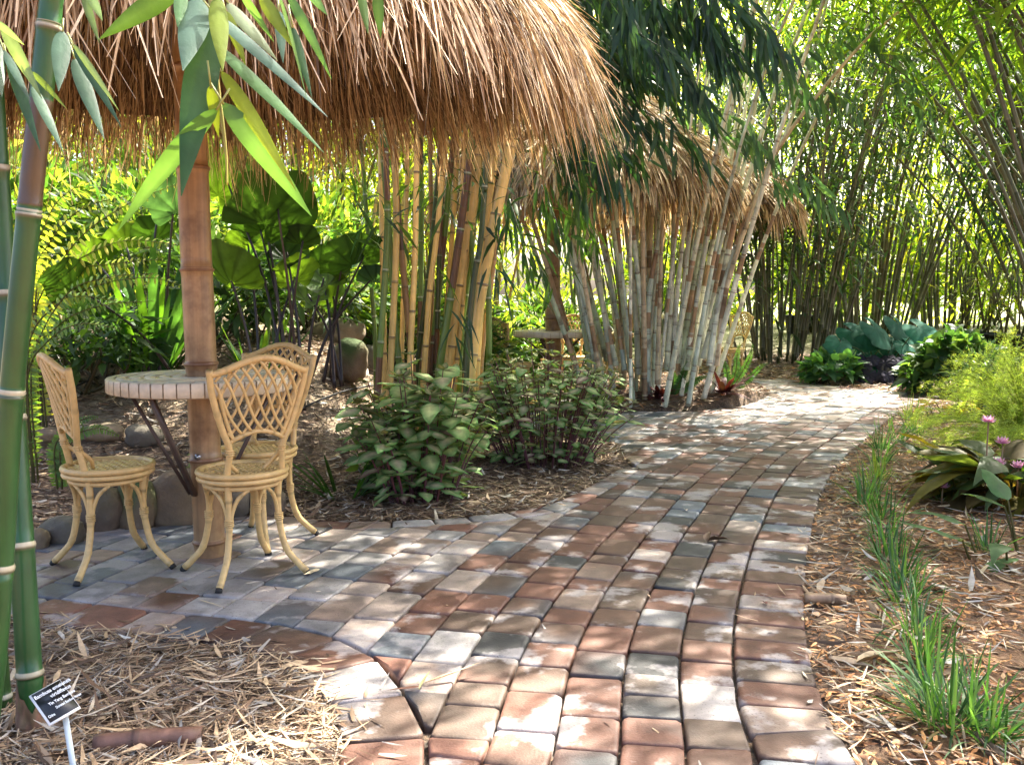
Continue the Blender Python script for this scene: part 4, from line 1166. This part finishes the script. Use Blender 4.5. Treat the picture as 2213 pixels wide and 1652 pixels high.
fern('yellow-green fern with long arching fronds glowing in the sun, left of the front post', [
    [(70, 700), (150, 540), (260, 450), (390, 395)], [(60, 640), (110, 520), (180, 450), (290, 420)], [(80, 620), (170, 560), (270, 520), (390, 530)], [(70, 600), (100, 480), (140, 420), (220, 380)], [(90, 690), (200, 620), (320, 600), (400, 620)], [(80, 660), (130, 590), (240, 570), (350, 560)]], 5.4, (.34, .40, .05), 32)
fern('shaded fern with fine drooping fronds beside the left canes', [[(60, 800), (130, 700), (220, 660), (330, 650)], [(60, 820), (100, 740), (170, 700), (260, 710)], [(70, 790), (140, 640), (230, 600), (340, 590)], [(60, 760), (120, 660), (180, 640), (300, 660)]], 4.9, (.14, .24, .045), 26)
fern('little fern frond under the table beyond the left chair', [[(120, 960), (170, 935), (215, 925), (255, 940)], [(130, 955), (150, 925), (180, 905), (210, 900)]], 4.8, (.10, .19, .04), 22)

def shrub(label, cx, cy, R, H, n, L, W, pal, z0=.0, group='leafy shrubs at the back of the left bed', segs=2, prof='lance', name='leafy_shrub', mat='leaf'):
    zz = float(terrain(cx, cy)); t = thing(name, label, 'shrub', (cx, cy, zz), group)
    P = rdir(n, -.6, 1) * (rng.uniform(.25, 1, n) ** .5)[:, None] * np.array([R, R * .8, H * .5]) + np.array([cx, cy, zz + z0 + H * .5])
    P += .12 * R * np.sin(P[:, [1, 2, 0]] * 7)
    D = unit(P - np.array([cx, cy, zz + H * .3]) + rng.normal(0, .45, (n, 3)) * R); Sd = np.cross(D, np.array([0, 0, 1.])) + rng.normal(0, .4, (n, 3))
    mb = MB(); leaves(mb, P, D, Sd, L * rng.uniform(.6, 1.3, n), W * rng.uniform(.7, 1.3, n), mix_cols(pal, n, .3), droop=rng.uniform(.05, .5, n), segs=segs, prof=prof, fold=.1)
    mb.build('foliage', MAT[mat], t)
    ms = MB()
    for k in range(16):
        i = rng.integers(0, n); b = np.array([cx + random.gauss(0, .1), cy + random.gauss(0, .1), zz - .02])
        tube(ms, curve([b, (b + P[i]) / 2 + rng.normal(0, .05, 3), P[i]], 8), np.linspace(.012, .004, 8), (.05, .045, .02), 5, cap=False)
    ms.build('stems', MAT['culm_far'], t)
BRIGHT = [(.09, .18, .03), (.15, .23, .04), (.05, .13, .03), (.20, .25, .06), (.03, .07, .02)]
for lab, x, y, R, H, n, L, W in [
    ('broad-leaved shrub in sun behind the ferns, far left', -4.1, 7.6, .9, 1.5, 1900, .22, .06), ('yellow-green shrub behind the strap leaf lily', -2.75, 7.4, .8, 1.35, 1700, .20, .05),
    ('sunlit shrub behind the big round leaves', -1.75, 8.0, .75, 1.15, 1500, .18, .05), ('bright shrub left behind the striped canes', -.75, 8.6, .7, 1.0, 1300, .20, .045),
    ('lush shrub with long leaves behind the middle table', .45, 11.2, .9, 1.0, 1500, .30, .05), ('low bright shrub left of the middle table', -.45, 10.4, .7, .9, 1200, .26, .05),
    ('dark shrub at the left edge behind the near canes', -3.6, 6.1, .6, .9, 1200, .16, .045), ('dark low shrub on the bank behind the left chair', -2.75, 5.9, .55, .55, 900, .15, .045), ('dark shrub on the bank between the ferns and the post', -2.05, 6.6, .5, .75, 900, .17, .05),
    ('yellow-green shrub at the top of the bank behind the boulders', -1.5, 7.2, .5, .6, 800, .15, .045), ('pale green shrub beyond the boulders, left of the canes', -1.0, 7.6, .45, .7, 700, .18, .04), ('tall backlit shrub far behind the front post', -3.2, 8.8, 1.0, 2.0, 2000, .24, .06)]:
    shrub(lab, x, y, R, H, n, L, W, BRIGHT if 'dark' not in lab else GREEN)
for lab, x, y, R, H in [('bright low thicket behind the far umbrella post', 3.6, 19.5, 1.1, 2.0), ('bright low thicket behind the olive fan of canes', 6.6, 20.2, 1.2, 2.4), ('bright low thicket between the olive fan and the sunlit canes', 8.3, 20.6, 1.1, 2.2), ('bright low thicket right of the sunlit thin canes', 10.6, 20.4, 1.2, 2.4), ('bright low thicket behind the left-leaning dark canes', 11.0, 17.6, 1.0, 1.9)]:
    shrub(lab, x, y, R, H, 1500, .34, .09, [(.16, .26, .04), (.22, .31, .05), (.28, .33, .07), (.10, .19, .03)], group='sunlit thickets closing the background', mat='leaf_far')
shrub('small yellow-green seedling shrub growing under the front table', -1.45, 4.55, .17, .34, 90, .07, .04, [(.16, .22, .05), (.10, .17, .04)], group=None, prof='ovate', segs=4)
shrub('knee-high green shrub behind the right hand back chair', -.62, 4.95, .24, .34, 170, .09, .05, [(.06, .13, .04), (.10, .17, .05)], group=None, prof='ovate', segs=4)

# ------------------------------------------------------------------ right-hand bed
def tuft(label, u, v, n, L, W, pal, seed):
    n = int(n * .75); L *= 1.0
    R = np.random.default_rng(seed); b = GP(u, v)
    o = MB(); a = R.uniform(0, 6.28, n); q = R.uniform(0, .045, n) * (1 + n / 220)
    P = np.stack([b[0] + q * np.cos(a), b[1] + q * np.sin(a), np.full(n, b[2] - .005)], 1)
    n = n; lean = R.uniform(.1, 1.5, n); aa = a + R.normal(0, .7, n)
    D = np.stack([np.cos(aa) * lean, np.sin(aa) * lean, np.ones(n)], 1)
    leaves(o, P, D, np.stack([-np.sin(aa), np.cos(aa), np.zeros(n)], 1) + R.normal(0, .3, (n, 3)), L * R.uniform(.5, 1.2, n), W * R.uniform(.7, 1.3, n), mix_cols(pal, n, .25), droop=R.uniform(.1, .8, n) * np.minimum(lean, 1.1), segs=6, prof='strap', fold=.12)
    nd = n // 7; a = R.uniform(0, 6.28, nd)
    leaves(o, np.stack([b[0] + .03 * np.cos(a), b[1] + .03 * np.sin(a), np.full(nd, b[2])], 1), np.stack([np.cos(a) * 1.3, np.sin(a) * 1.3, np.full(nd, .7)], 1), np.stack([-np.sin(a), np.cos(a), 0 * a], 1), L * R.uniform(.5, 1, nd), W, mix_cols([(.42, .33, .16), (.34, .24, .12)], nd), droop=R.uniform(.5, 1.0, nd), segs=6, prof='strap', fold=.12)
    m_ = o.build('grass_tuft', MAT['leaf'], None, smooth=True, org=b)
    tag(m_, label, 'grass', 'grassy tufts edging the right of the path')
LIR = [(.045, .13, .035), (.08, .20, .06), (.12, .24, .09), (.03, .09, .03)]
for i, (lab, u, v, n, L) in enumerate([
    ('largest grass tuft, nearest to the camera at the lower right', 2050, 1572, 150, .26), ('grass tuft cut by the right edge beside the largest tuft', 2135, 1592, 90, .22),
    ('grass tuft second from the front, beside the curled bamboo scrap', 1994, 1432, 90, .22), ('grass tuft a step behind the short brown log', 1958, 1300, 85, .24),
    ('spreading grass tuft level with the crumpled leaf on the path', 1922, 1205, 80, .22), ('small grass tuft halfway along the right bed', 1900, 1120, 70, .22), ('upright grass tuft where the path starts bending', 1868, 1088, 80, .27),
    ('sunlit grass tuft with pale yellow blades', 1900, 1030, 75, .25), ('dark upright grass tuft by the bright patch of path', 1905, 972, 80, .28), ('grass tuft next to the yellow-leaved ginger', 1978, 938, 80, .30),
    ('short tuft squeezed between the largest tuft and the bamboo scrap', 2020, 1505, 60, .19), ('ragged tuft with dry blades right behind the bamboo scrap', 1978, 1368, 70, .22), ('tuft between the log and the crumpled leaf, leaning over', 1940, 1255, 70, .23),
    ('thin tuft with upright blades just past the crumpled leaf', 1912, 1160, 60, .24), ('narrow tuft on the path side of the sunlit one', 1882, 1058, 60, .24), ('bushy tuft where the sun crosses the path edge', 1898, 1000, 60, .26), ('far dark tuft beside the bright path, small', 1940, 955, 50, .26),
    ('pale grass tuft at the far end of the edging', 1965, 905, 50, .32), ('lone thin grass tuft set back in the mulch', 2137, 1190, 55, .20), ('tiny grass tuft under the ginger leaves', 2034, 1082, 40, .14)]):
    tuft(lab, u, v, n, L, .0062, LIR if 'pale' not in lab and 'sunlit' not in lab else [(.22, .30, .08), (.14, .25, .07)], 300 + i)

def ginger(label, u, v, n, L, W, pal, seed, flowers=()):
    R = np.random.default_rng(seed); b = GP(u, v)
    t = thing('ginger_plant', label, 'plant', tuple(b))
    for i in range(n):
        a = i / n * 6.283 * 3.1 + R.normal(0, .4); el = R.uniform(.05, .9); st_ = R.uniform(.03, .22)
        root = b + np.array([math.cos(a) * R.uniform(0, .3), math.sin(a) * R.uniform(0, .22), 0])
        p = root + np.array([math.cos(a) * st_ * .5, math.sin(a) * st_ * .5, st_])
        mb = MB(); c = mix_cols(pal, 1, .25)[0]
        tube(mb, [root - np.array([0, 0, .02]), p], [.006, .004], (.10, .09, .03), 5, cap=False)
        leaves(mb, p, np.array([math.cos(a), math.sin(a), el]), np.array([-math.sin(a), math.cos(a), R.normal(0, .35)]), L * R.uniform(.65, 1.15), W * R.uniform(.75, 1.2), c, droop=R.uniform(.2, .8), segs=10, prof='lance', fold=.1, mid=c * .7, wave=.04)
        mb.build('leaf', MAT['leaf_big'], t, smooth=True)
    for (fu, fv) in flowers:
        p = at(fu, fv, b[1] - .12); mb = MB()
        for k in range(18):
            a = k * 2.4; el = .2 + 1.3 * (k / 18)
            d = np.array([math.cos(a), math.sin(a), el]); leaves(mb, p, d, np.array([-d[1], d[0], 0]), .042, .018, vary((.74, .42, .56), 1, .15)[0], droop=-.1, segs=4, prof='ovate', fold=.2)
        tube(mb, [np.array([p[0], p[1], b[2]]), p], .004, (.30, .20, .10), 5)
        mb.build('flower', MAT['petal'], t, smooth=True)
GIN = [(.04, .085, .022), (.05, .085, .022), (.13, .12, .022), (.075, .055, .02), (.08, .12, .05), (.16, .14, .025)]
ginger('low ginger plant with wide bronze-green leaves and pink flowers at the right edge', 2190, 1085, 105, .42, .13, GIN, 11, [(2135, 912), (2166, 958), (2157, 1003), (2036, 1053), (2200, 1010)])
ginger('small ginger with upright yellow and orange leaves by the feathery bush', 2050, 905, 9, .30, .07, [(.50, .33, .05), (.55, .24, .06), (.40, .36, .06)], 12)
ginger('young ginger leaves cut off by the right edge above the mulch', 2235, 1215, 12, .30, .09, [(.06, .14, .05), (.10, .19, .08)], 13)
def tall_yellow():
    b = np.array([2.72, 4.35, 0.0]); t = thing('canna_plant', 'tall plant at the right edge with one yellow leaf reaching into view', 'plant', tuple(b))
    ms = MB(); tube(ms, curve([b - [0, 0, .03], b + [.0, 0, .4], b + [-.02, 0, .72]], 10), np.linspace(.012, .006, 10), (.16, .16, .04), 8); ms.build('stem', MAT['culm_far'], t, smooth=True)
    for d, L, c in (((-1, -.1, .42), .32, (.48, .34, .05)), ((.8, .3, .5), .35, (.12, .2, .04)), ((.2, .8, .7), .35, (.15, .22, .04)), ((.6, -.7, .5), .3, (.3, .28, .05))):
        mb = MB(); d = np.array(d); leaves(mb, b + [-.02, 0, .70], d, np.array([-d[1], d[0], .5]), L, .085, c, droop=.18, segs=10, fold=.1, mid=np.array(c) * .8); mb.build('leaf', MAT['leaf_big'], t, smooth=True)
tall_yellow()

def feathery():
    b = GP(2215, 985); t = thing('feathery_bush', 'rounded feathery bush of fine yellow-green needles at the right edge', 'bush', tuple(b))
    ms, ml = MB(), MB()
    for k in range(380):
        d = rdir(1, -.1, 1)[0]; L = random.uniform(.65, 1.05)
        tip = b + np.array([d[0] * .70, d[1] * .55, .10 + d[2] * .70]) * L
        P = curve([b + np.array([d[0] * .1, d[1] * .1, 0]), b + np.array([d[0] * .30, d[1] * .25, .15 + d[2] * .38]) * L, tip, tip + np.array([d[0] * .08, d[1] * .06, -.05])], 18)
        tube(ms, P, np.linspace(.003, .001, 18), (.16, .22, .05), 4, cap=False)
        Q = P[rng.integers(5, 18, 150)] + rng.normal(0, .008, (150, 3))
        D = unit(rdir(150, -.6, .8) + d * .5)
        leaves(ml, Q, D, rdir(150), rng.uniform(.02, .045, 150), .0022, mix_cols([(.36, .46, .16), (.46, .55, .22), (.26, .38, .13)], 150, .25), droop=.1, segs=0, fold=0)
    ms.build('stems', MAT['leaf_far'], t); ml.build('foliage', MAT['leaf_far'], t)
feathery()

def elephant_ears():
    b = GP(1915, 822); Y = b[1]; t = thing('elephant_ear_bush', 'bluish elephant ear bush with broad drooping leaves where the path turns', 'bush', tuple(b))
    ms, ml, mp = MB(), MB(), MB()
    spots = [(1840, 715, 42), (1890, 708, 46), (1940, 700, 44), (1985, 708, 42), (2020, 728, 40), (1860, 742, 42), (1915, 745, 46), (1965, 748, 44), (2010, 765, 40), (2045, 770, 34), (1815, 740, 36), (1840, 772, 36), (1790, 768, 32), (1885, 780, 38), (1935, 785, 36), (1985, 790, 38), (1775, 790, 26), (1805, 805, 26), (2030, 800, 32), (2070, 790, 30), (1835, 812, 26), (1870, 720, 40), (1960, 725, 40)]
    for i, (u, v, rp) in enumerate(spots):
        dy = random.uniform(-.55, .35); c = at(u, v, Y + dy); r = rp / FPX * Y * .8
        n = np.array([random.gauss(0, .4), -.75, .75]); up = np.array([random.gauss(0, .5), .3, -1.0])
        col = np.array((.018, .085, .058)) * random.uniform(.6, 1.4) if i not in (16, 17, 20) else np.array((.10, .20, .06))
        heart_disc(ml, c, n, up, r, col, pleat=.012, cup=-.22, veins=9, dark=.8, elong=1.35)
        tube(ms, curve([b + np.array([random.gauss(0, .2), random.gauss(0, .15), 0]), (b + c) / 2 + np.array([0, 0, .1]), c], 10), .007, (.08, .13, .05), 5, cap=False)
    for i in range(34):
        c = at(random.uniform(1850, 1965), random.uniform(775, 826), Y - .45 + random.uniform(-.1, .2)); c[2] = max(c[2], .05)
        heart_disc(mp, c, np.array([random.gauss(0, .5), -.8, .6]), np.array([random.gauss(0, .6), 0, -1.0]), random.uniform(.06, .10), np.array((.045, .04, .065)) * random.uniform(.7, 1.3), pleat=.03, cup=-.2, veins=8, elong=1.2)
    ms.build('stalks', MAT['culm_far'], t); ml.build('foliage', MAT['leaf_dull'], t, smooth=True)
    o = mp.build('purple_leaves', MAT['leaf_dull'], t, smooth=True); o['label'] = 'dusky purple leaves at the foot of the bush'
elephant_ears()
shrub('low dark green shrub right of the elephant ear bush', 4.75, 9.9, .55, .62, 700, .16, .09, [(.035, .09, .035), (.05, .12, .05), (.09, .16, .05)], group=None, prof='heart', segs=4)
shrub('loose grassy shrub between the elephant ears and feathery bush', 4.3, 8.3, .3, .6, 420, .2, .02, [(.10, .2, .09), (.16, .26, .1)], group=None)
shrub('low leafy plant left of the elephant ear bush', 3.75, 10.9, .35, .34, 300, .15, .10, [(.06, .16, .07), (.09, .2, .07)], group=None, prof='heart', segs=4)

def bromeliad(label, u, v, n, L, seed):
    R = np.random.default_rng(seed); b = GP(u, v); t = thing('bromeliad', label, 'plant', tuple(b), 'dark red bromeliads')
    for i in range(n):
        a = R.uniform(0, 6.28); el = R.uniform(.25, 1.8)
        mb = MB(); leaves(mb, b, np.array([math.cos(a), math.sin(a), el]), np.array([-math.sin(a), math.cos(a), 0]), L * R.uniform(.7, 1.1), .045 * R.uniform(.8, 1.2), mix_cols([(.075, .012, .014), (.05, .018, .016), (.10, .016, .016)], 1, .3)[0], droop=R.uniform(.1, .6), segs=9, prof='strap', fold=.15)
        mb.build('leaf', MAT['leaf_dark'], t, smooth=True)
bromeliad('dark red bromeliad at the foot of the pale canes, left of the pair', 1425, 862, 22, .30, 1)
bromeliad('dark red bromeliad below the solitary far chair, right of the pair', 1562, 852, 26, .36, 2)
fern('small sword fern behind the right bromeliad', [[(1575, 850), (1605, 800), (1620, 770), (1626, 745)], [(1575, 850), (1590, 800), (1592, 770), (1598, 740)], [(1580, 850), (1620, 815), (1645, 790), (1660, 785)], [(1575, 850), (1570, 800), (1562, 780), (1548, 765)]], 8.9, (.05, .12, .04), 9)
fern('small sword fern behind the left bromeliad', [[(1450, 860), (1470, 820), (1480, 800), (1484, 780)], [(1450, 860), (1490, 830), (1515, 815), (1530, 812)], [(1450, 860), (1455, 820), (1450, 800), (1448, 785)]], 8.6, (.06, .15, .05), 11)
strap_plant('pale strap plant between the purple coleus and the pale canes', (1290, 800), 8.4, 9, .42, .035, [(.28, .36, .10), (.20, .30, .08)], 9)

# ------------------------------------------------------------------ rocks, pots, sign and litter
def rock(label, u, vb, wp, hp, moss, seed, group):
    p = GP(u, vb); Y = p[1]; w_, h_ = wp / FPX * Y, hp / FPX * Y
    import bmesh
    bm = bmesh.new(); bmesh.ops.create_icosphere(bm, subdivisions=4, radius=1)
    R = np.random.default_rng(seed); ph = R.uniform(0, 6, 9); V = np.array([v.co for v in bm.verts]); F = [[v.index for v in f.verts] for f in bm.faces]; bm.free()
    n = V.copy()
    dsp = .10 * np.sin(n[:, 0] * 2.3 + ph[0]) * np.sin(n[:, 1] * 2.7 + ph[1]) + .07 * np.sin(n[:, 2] * 3.9 + ph[2] + n[:, 0] * 2) + .035 * np.sin(n[:, 0] * 8 + ph[3]) * np.sin(n[:, 2] * 9 + ph[4]) + .015 * np.sin(n[:, 1] * 19 + ph[5]) * np.sin(n[:, 0] * 17 + ph[6])
    V = n * (1 + dsp)[:, None]
    V = np.sign(V) * np.abs(V) ** .85
    V = V * np.array([w_ * .52, w_ * .42, h_ * .60]) + np.array([p[0], p[1] + w_ * .25, p[2] + h_ * .42])
    c0 = np.array(random.choice([(.19, .135, .085), (.15, .11, .08), (.22, .165, .11), (.13, .11, .085)]))
    m_ = np.clip(n[:, 2] * 1.1 + .35 * np.sin(n[:, 0] * 5 + ph[7]) + .1, 0, 1)[:, None] * moss
    col = c0 * (1 - m_) + np.array((.06, .11, .025)) * m_
    mb = MB(); mb.add(V, F, col); o = mb.build('rock', MAT['rock'], None, smooth=True, org=p)
    tag(o, label, 'rock', group)
EDGE, BANK = 'rocks edging the front patio', 'rocks on the left bank'
for i, (lab, u, v, w_, h_, ms_, g) in enumerate([
    ('low rounded rock at the left end of the patio edge', 62, 1192, 70, 46, .1, EDGE), ('brown rock behind the left legs of the left chair', 128, 1178, 95, 58, .1, EDGE), ('grey-brown rock behind the middle of the left chair', 205, 1152, 105, 100, .2, EDGE),
    ('green mossy rock between the left chair and the post', 290, 1146, 100, 105, .9, EDGE), ('big tan boulder directly left of the front post', 380, 1138, 130, 118, .05, EDGE), ('grey rock right behind the front post', 492, 1122, 90, 80, .05, EDGE), ('small rock behind the nearest chair legs', 575, 1118, 80, 60, .3, EDGE),
    ('round mossy green rock on the bank right of the back chair', 752, 812, 84, 74, .95, BANK), ('dark rock touching the mossy rock on its right', 803, 806, 52, 62, .2, BANK), ('long tan rock at the top of the bank', 722, 742, 120, 52, .1, BANK),
    ('tall pale rock on the bank left of the striped canes', 790, 745, 86, 74, .05, BANK), ('small flat grey stone below the mossy rock', 728, 848, 62, 32, .1, BANK), ('brown rock behind the top of the back chair', 668, 790, 80, 60, .3, BANK), ('rock half hidden behind the dark leaf stalks', 612, 772, 90, 52, .3, BANK), ('pale rock at the right end of the bank behind the canes', 880, 745, 80, 56, .1, BANK),
    ('flat bluish stone lying in the bed behind the left chair', 95, 955, 95, 30, 0, None), ('grey angular stone in the bed below the front table', 305, 965, 80, 46, .1, None), ('long flat stone in the bed left of the table brackets', 215, 955, 90, 40, .1, None)]):
    rock(lab, u, v, w_, h_, ms_, 500 + i, g)

def pot(label, u, Y, r=.24, h=.34):
    x = (u - CX) / FPX * Y; z = float(terrain(x, Y)); t = thing('nursery_pot', label, 'plant pot', (x, Y, z), 'black nursery pots in the background')
    mb = MB(); A = np.linspace(0, 2 * np.pi, 24, endpoint=False)
    prof = [(r * .78, 0), (r * .96, h * .88), (r * 1.05, h * .88), (r * 1.05, h), (r * .97, h), (r * .94, h * .86), (.01, h * .85)]
    V = np.vstack([np.c_[x + q * np.cos(A), Y + q * np.sin(A), np.full(24, z + k)] for q, k in prof]); n = 24
    mb.add(V, [(i * n + j, i * n + (j + 1) % n, (i + 1) * n + (j + 1) % n, (i + 1) * n + j) for i in range(6) for j in range(n)], (.012, .012, .013)); mb.build('tub', MAT['plastic'], t, smooth=True)
    ms = MB(); P = rng.normal(0, .2, (90, 3)) * [1, 1, 1.6] + [x, Y, z + h + .55]; D = rdir(90, -.5, .6); leaves(ms, P, D, np.cross(D, [0, 0, 1.]), .3, .04, mix_cols(LIME, 90), droop=.3)
    for k in range(5):
        mc = MB(); tube(mc, [(x + random.gauss(0, .05), Y, z + h * .8), (x + random.gauss(0, .15), Y, z + h + 1.1)], .012, (.08, .08, .03), 5); mc.build('stem', MAT['culm_far'], t)
    ms.build('foliage', MAT['leaf_far'], t)
for lab, u, Y in [('black nursery pot seen between the dark canes, leftmost', 1722, 16.8), ('black nursery pot just left of the olive fan of canes', 1752, 17.2), ('black nursery pot right of the elephant ear bush', 2085, 14.3), ('black nursery pot under the left-leaning dark canes', 2128, 14.0), ('black nursery pot near the right edge, behind the feathery bush', 2168, 13.8), ('black nursery pot cut by the right edge of the picture', 2210, 13.6)]:
    pot(lab, u, Y)

def label_sign():
    TL, TR, BL = at(62, 1503, 2.0), at(127.5, 1467, 2.045), at(121, 1557, 1.950)
    ux = unit(TR - TL); uy = BL - TL; uy = unit(uy - ux * np.dot(uy, ux)); nz = np.cross(uy, ux); w_, h_ = np.linalg.norm(TR - TL) * 1.02, np.linalg.norm(BL - TL)
    if nz[2] < 0: nz = -nz
    base = G(169, 1690); t = thing('plant_label', 'small black plant name sign with white lettering on a white stake, lower left corner', 'sign', tuple(base))
    def slab(name, x0, x1, y0, y1, z0, z1, col, m, par):
        mb = MB(); V = [TL + ux * a + uy * b + nz * c for c in (z0, z1) for a, b in ((x0, y0), (x1, y0), (x1, y1), (x0, y1))]
        mb.add(V, [(0, 1, 2, 3), (7, 6, 5, 4), (0, 4, 5, 1), (1, 5, 6, 2), (2, 6, 7, 3), (3, 7, 4, 0)], col); return mb.build(name, m, par)
    plate = slab('plate', 0, w_, 0, h_, -.004, 0, (.82, .84, .84), MAT['sign_white'], t)
    slab('face', .0045, w_ - .001, .0025, h_ - .005, .0003, .0012, (.008, .008, .010), MAT['sign_black'], t)
    for txt, sz, x0, y0, wid in [('Bambusa emeiensis', .0155, .006, .021, .080), ('viridiflavus', .0155, .034, .038, .045), ('Yin Yang Bamboo', .0125, .022, .056, .058), ('Donated Bamboo House', .0105, .030, .073, .056), ('China', .0105, .0075, .087, .014)]:
        cu = bpy.data.curves.new('lettering', 'FONT'); cu.body = txt; cu.size = sz; cu.extrude = .0002; cu.offset = .00022
        ob = bpy.data.objects.new('lettering', cu); C.objects.link(ob)
        bpy.context.view_layer.update(); dg = bpy.context.evaluated_depsgraph_get()
        me = bpy.data.meshes.new_from_object(ob.evaluated_get(dg)); bpy.data.objects.remove(ob)
        V = np.array([v.co for v in me.vertices]); F = [tuple(p.vertices) for p in me.polygons]; bpy.data.meshes.remove(me)
        sx = wid / max(1e-6, V[:, 0].max())
        Wd = TL + ux * (x0 + V[:, 0] * sx)[:, None] + uy * (y0 - V[:, 1])[:, None] + nz * (.0015 + V[:, 2])[:, None]
        mb = MB(); mb.add(Wd, F, (.85, .88, .88)); mb.build('lettering', MAT['sign_white'], t)
    mb = MB(); top = TL + ux * w_ * .62 + uy * h_ * .75 - nz * .0075; bot = base - np.array([0, 0, .05])
    dd = unit(bot - top); sd = unit(np.cross(dd, np.array([0, 1., 0]))); ff = np.cross(dd, sd)
    V = [p + sd * .0062 * a + ff * .002 * b for p in (top, bot) for a, b in ((-1, -1), (1, -1), (1, 1), (-1, 1))]
    mb.add(V, [(0, 1, 5, 4), (1, 2, 6, 5), (2, 3, 7, 6), (3, 0, 4, 7), (0, 3, 2, 1), (4, 5, 6, 7)], (.70, .78, .78)); mb.build('stake', MAT['sign_white'], t)
label_sign()

def log(label, ua, va, ub, vb, r, col, endcol, z=.0, node=True):
    A, B = G(ua, va, r), G(ub, vb, r); t = thing('bamboo_log', label, 'log', tuple(G((ua + ub) / 2, (va + vb) / 2)))
    mb = MB(); culm_mesh(mb, curve([A, (A + B) / 2 + [0, 0, .004], B], 12), r * .92, r, .16, col, 20, ring=np.array(col) * .7, dark=np.array(col) * .5, start=.45); mb.build('culm', MAT['culm_old'], t, smooth=True)
    me = MB(); D = unit(B - A); tube(me, [B + D * .0005, B + D * .0012], [r * 1.0, r * .86], endcol, 20); tube(me, [B + D * .0014, B + D * .0018], [r * .7, r * .7], np.array(endcol) * .3, 18); me.build('cut_end', MAT['culm_old'], t)
log('thick dark brown bamboo log lying in the straw, lower left', 205, 1606, 436, 1590, .024, (.13, .065, .045), (.10, .06, .04))
log('short hollow brown bamboo log at the right edge of the path', 1738, 1292, 1826, 1296, .019, (.30, .19, .11), (.40, .28, .17))
log('thin cut cane lying below the pale canes', 1322, 868, 1410, 848, .03, (.35, .25, .15), (.4, .3, .18))

def litter(name, label, cat, lst, mat='mulch'):
    p0 = np.array(lst[0][0]); t = MB()
    for (P, D, L, W, col, dr, fo) in lst:
        leaves(t, P, D, np.cross(D, [0, 0, 1.]) + [0, 0, .25], L, W, col, droop=dr, segs=8, fold=fo, wave=.05)
    o = t.build(name, MAT[mat], None, smooth=True, org=p0); tag(o, label, cat)
def lit(u0, v0, u1, v1, z0=.018, z1=.022):
    a, b = G(u0, v0, z0), G(u1, v1, z1); d = b - a; return a, d / np.linalg.norm(d), float(np.linalg.norm(d))
a, d, L = lit(918, 1474, 1038, 1436, .02, .04); a2, d2, L2 = lit(912, 1482, 836, 1490); a3, d3, L3 = lit(905, 1488, 945, 1420, .02, .05)
litter('fallen_sheath', 'dry forked bamboo twig with a tan sheath lying on the brick curve', 'twig', [(a, d, L, .012, (.50, .36, .20), -.05, .3), (a2, d2, L2, .010, (.16, .07, .04), 0, .2), (a3, d3, L3 * .6, .010, (.36, .33, .15), 0, .3)])
a, d, L = lit(1528, 1168, 1572, 1160, .018, .04); litter('fallen_leaf', 'crumpled brown leaf on the middle of the path', 'leaf', [(a, d, L * 1.1, .05, (.12, .07, .04), .1, .3), (a, np.array([.3, .6, .5]), .06, .035, (.15, .09, .05), .1, .4)])
a, d, L = lit(428, 1294, 488, 1312); litter('fallen_stick', 'pale straw stick in front of the nearest chair leg', 'stick', [(a, d, L, .009, (.58, .48, .30), 0, .1)])
a, d, L = lit(1150, 1106, 1236, 1072); litter('fallen_leaf', 'dark red-brown leaf near the upper edge of the patio', 'leaf', [(a, d, L * .45, .02, (.10, .035, .025), -.1, .3)])
a, d, L = lit(1650, 1300, 1664, 1310); litter('fallen_leaf', 'little dark leaf in the joint near the right kerb pavers', 'leaf', [(a, d, .03, .015, (.11, .03, .03), -.1, .3)])
a, d, L = lit(1480, 1100, 1488, 1112); litter('fallen_leaf', 'small cream leaf scrap on the far part of the path', 'leaf', [(a, d, .045, .02, (.62, .52, .40), -.1, .3)])
a, d, L = lit(690, 1228, 655, 1248); litter('fallen_leaf', 'pale leaf scrap right of the nearest chair foot', 'leaf', [(a, d, L, .02, (.55, .46, .30), -.1, .2)])
a, d, L = lit(1850, 1430, 1950, 1415); litter('bamboo_scrap', 'curled pale bamboo sheath in the mulch beside the grass tufts', 'bark scrap', [(a, d, L, .045, (.48, .36, .22), -.1, .4)])
a, d, L = lit(2040, 1185, 2180, 1212); litter('fallen_cane', 'long straw-coloured cane lying behind the lone grass tuft', 'cane', [(a, d, L, .022, (.50, .33, .18), 0, .35)])
a, d, L = lit(300, 1390, 255, 1375); litter('fallen_leaf', 'white curled leaf on the mulch edge below the patio', 'leaf', [(a, d, L, .016, (.66, .62, .52), -.1, .3)])

def hose(label, pts):
    P = curve([GP(u, v) + np.array([0, 0, dz]) for u, v, dz in pts], 40); t = MB(); tube(t, P, .0065, (.012, .012, .012), 8)
    tag(t.build('irrigation_hose', MAT['rubber'], None, smooth=True, org=P[0]), label, 'hose')
hose('black irrigation hose crossing the bed right of the back chair', [(640, 905, .05), (720, 872, .06), (790, 850, .05), (850, 838, .03), (960, 835, .02)])
hose('black irrigation hose crossing the bed between the left chair and table', [(100, 905, .1), (180, 875, .14), (260, 850, .16), (340, 835, .12), (400, 832, .03)])
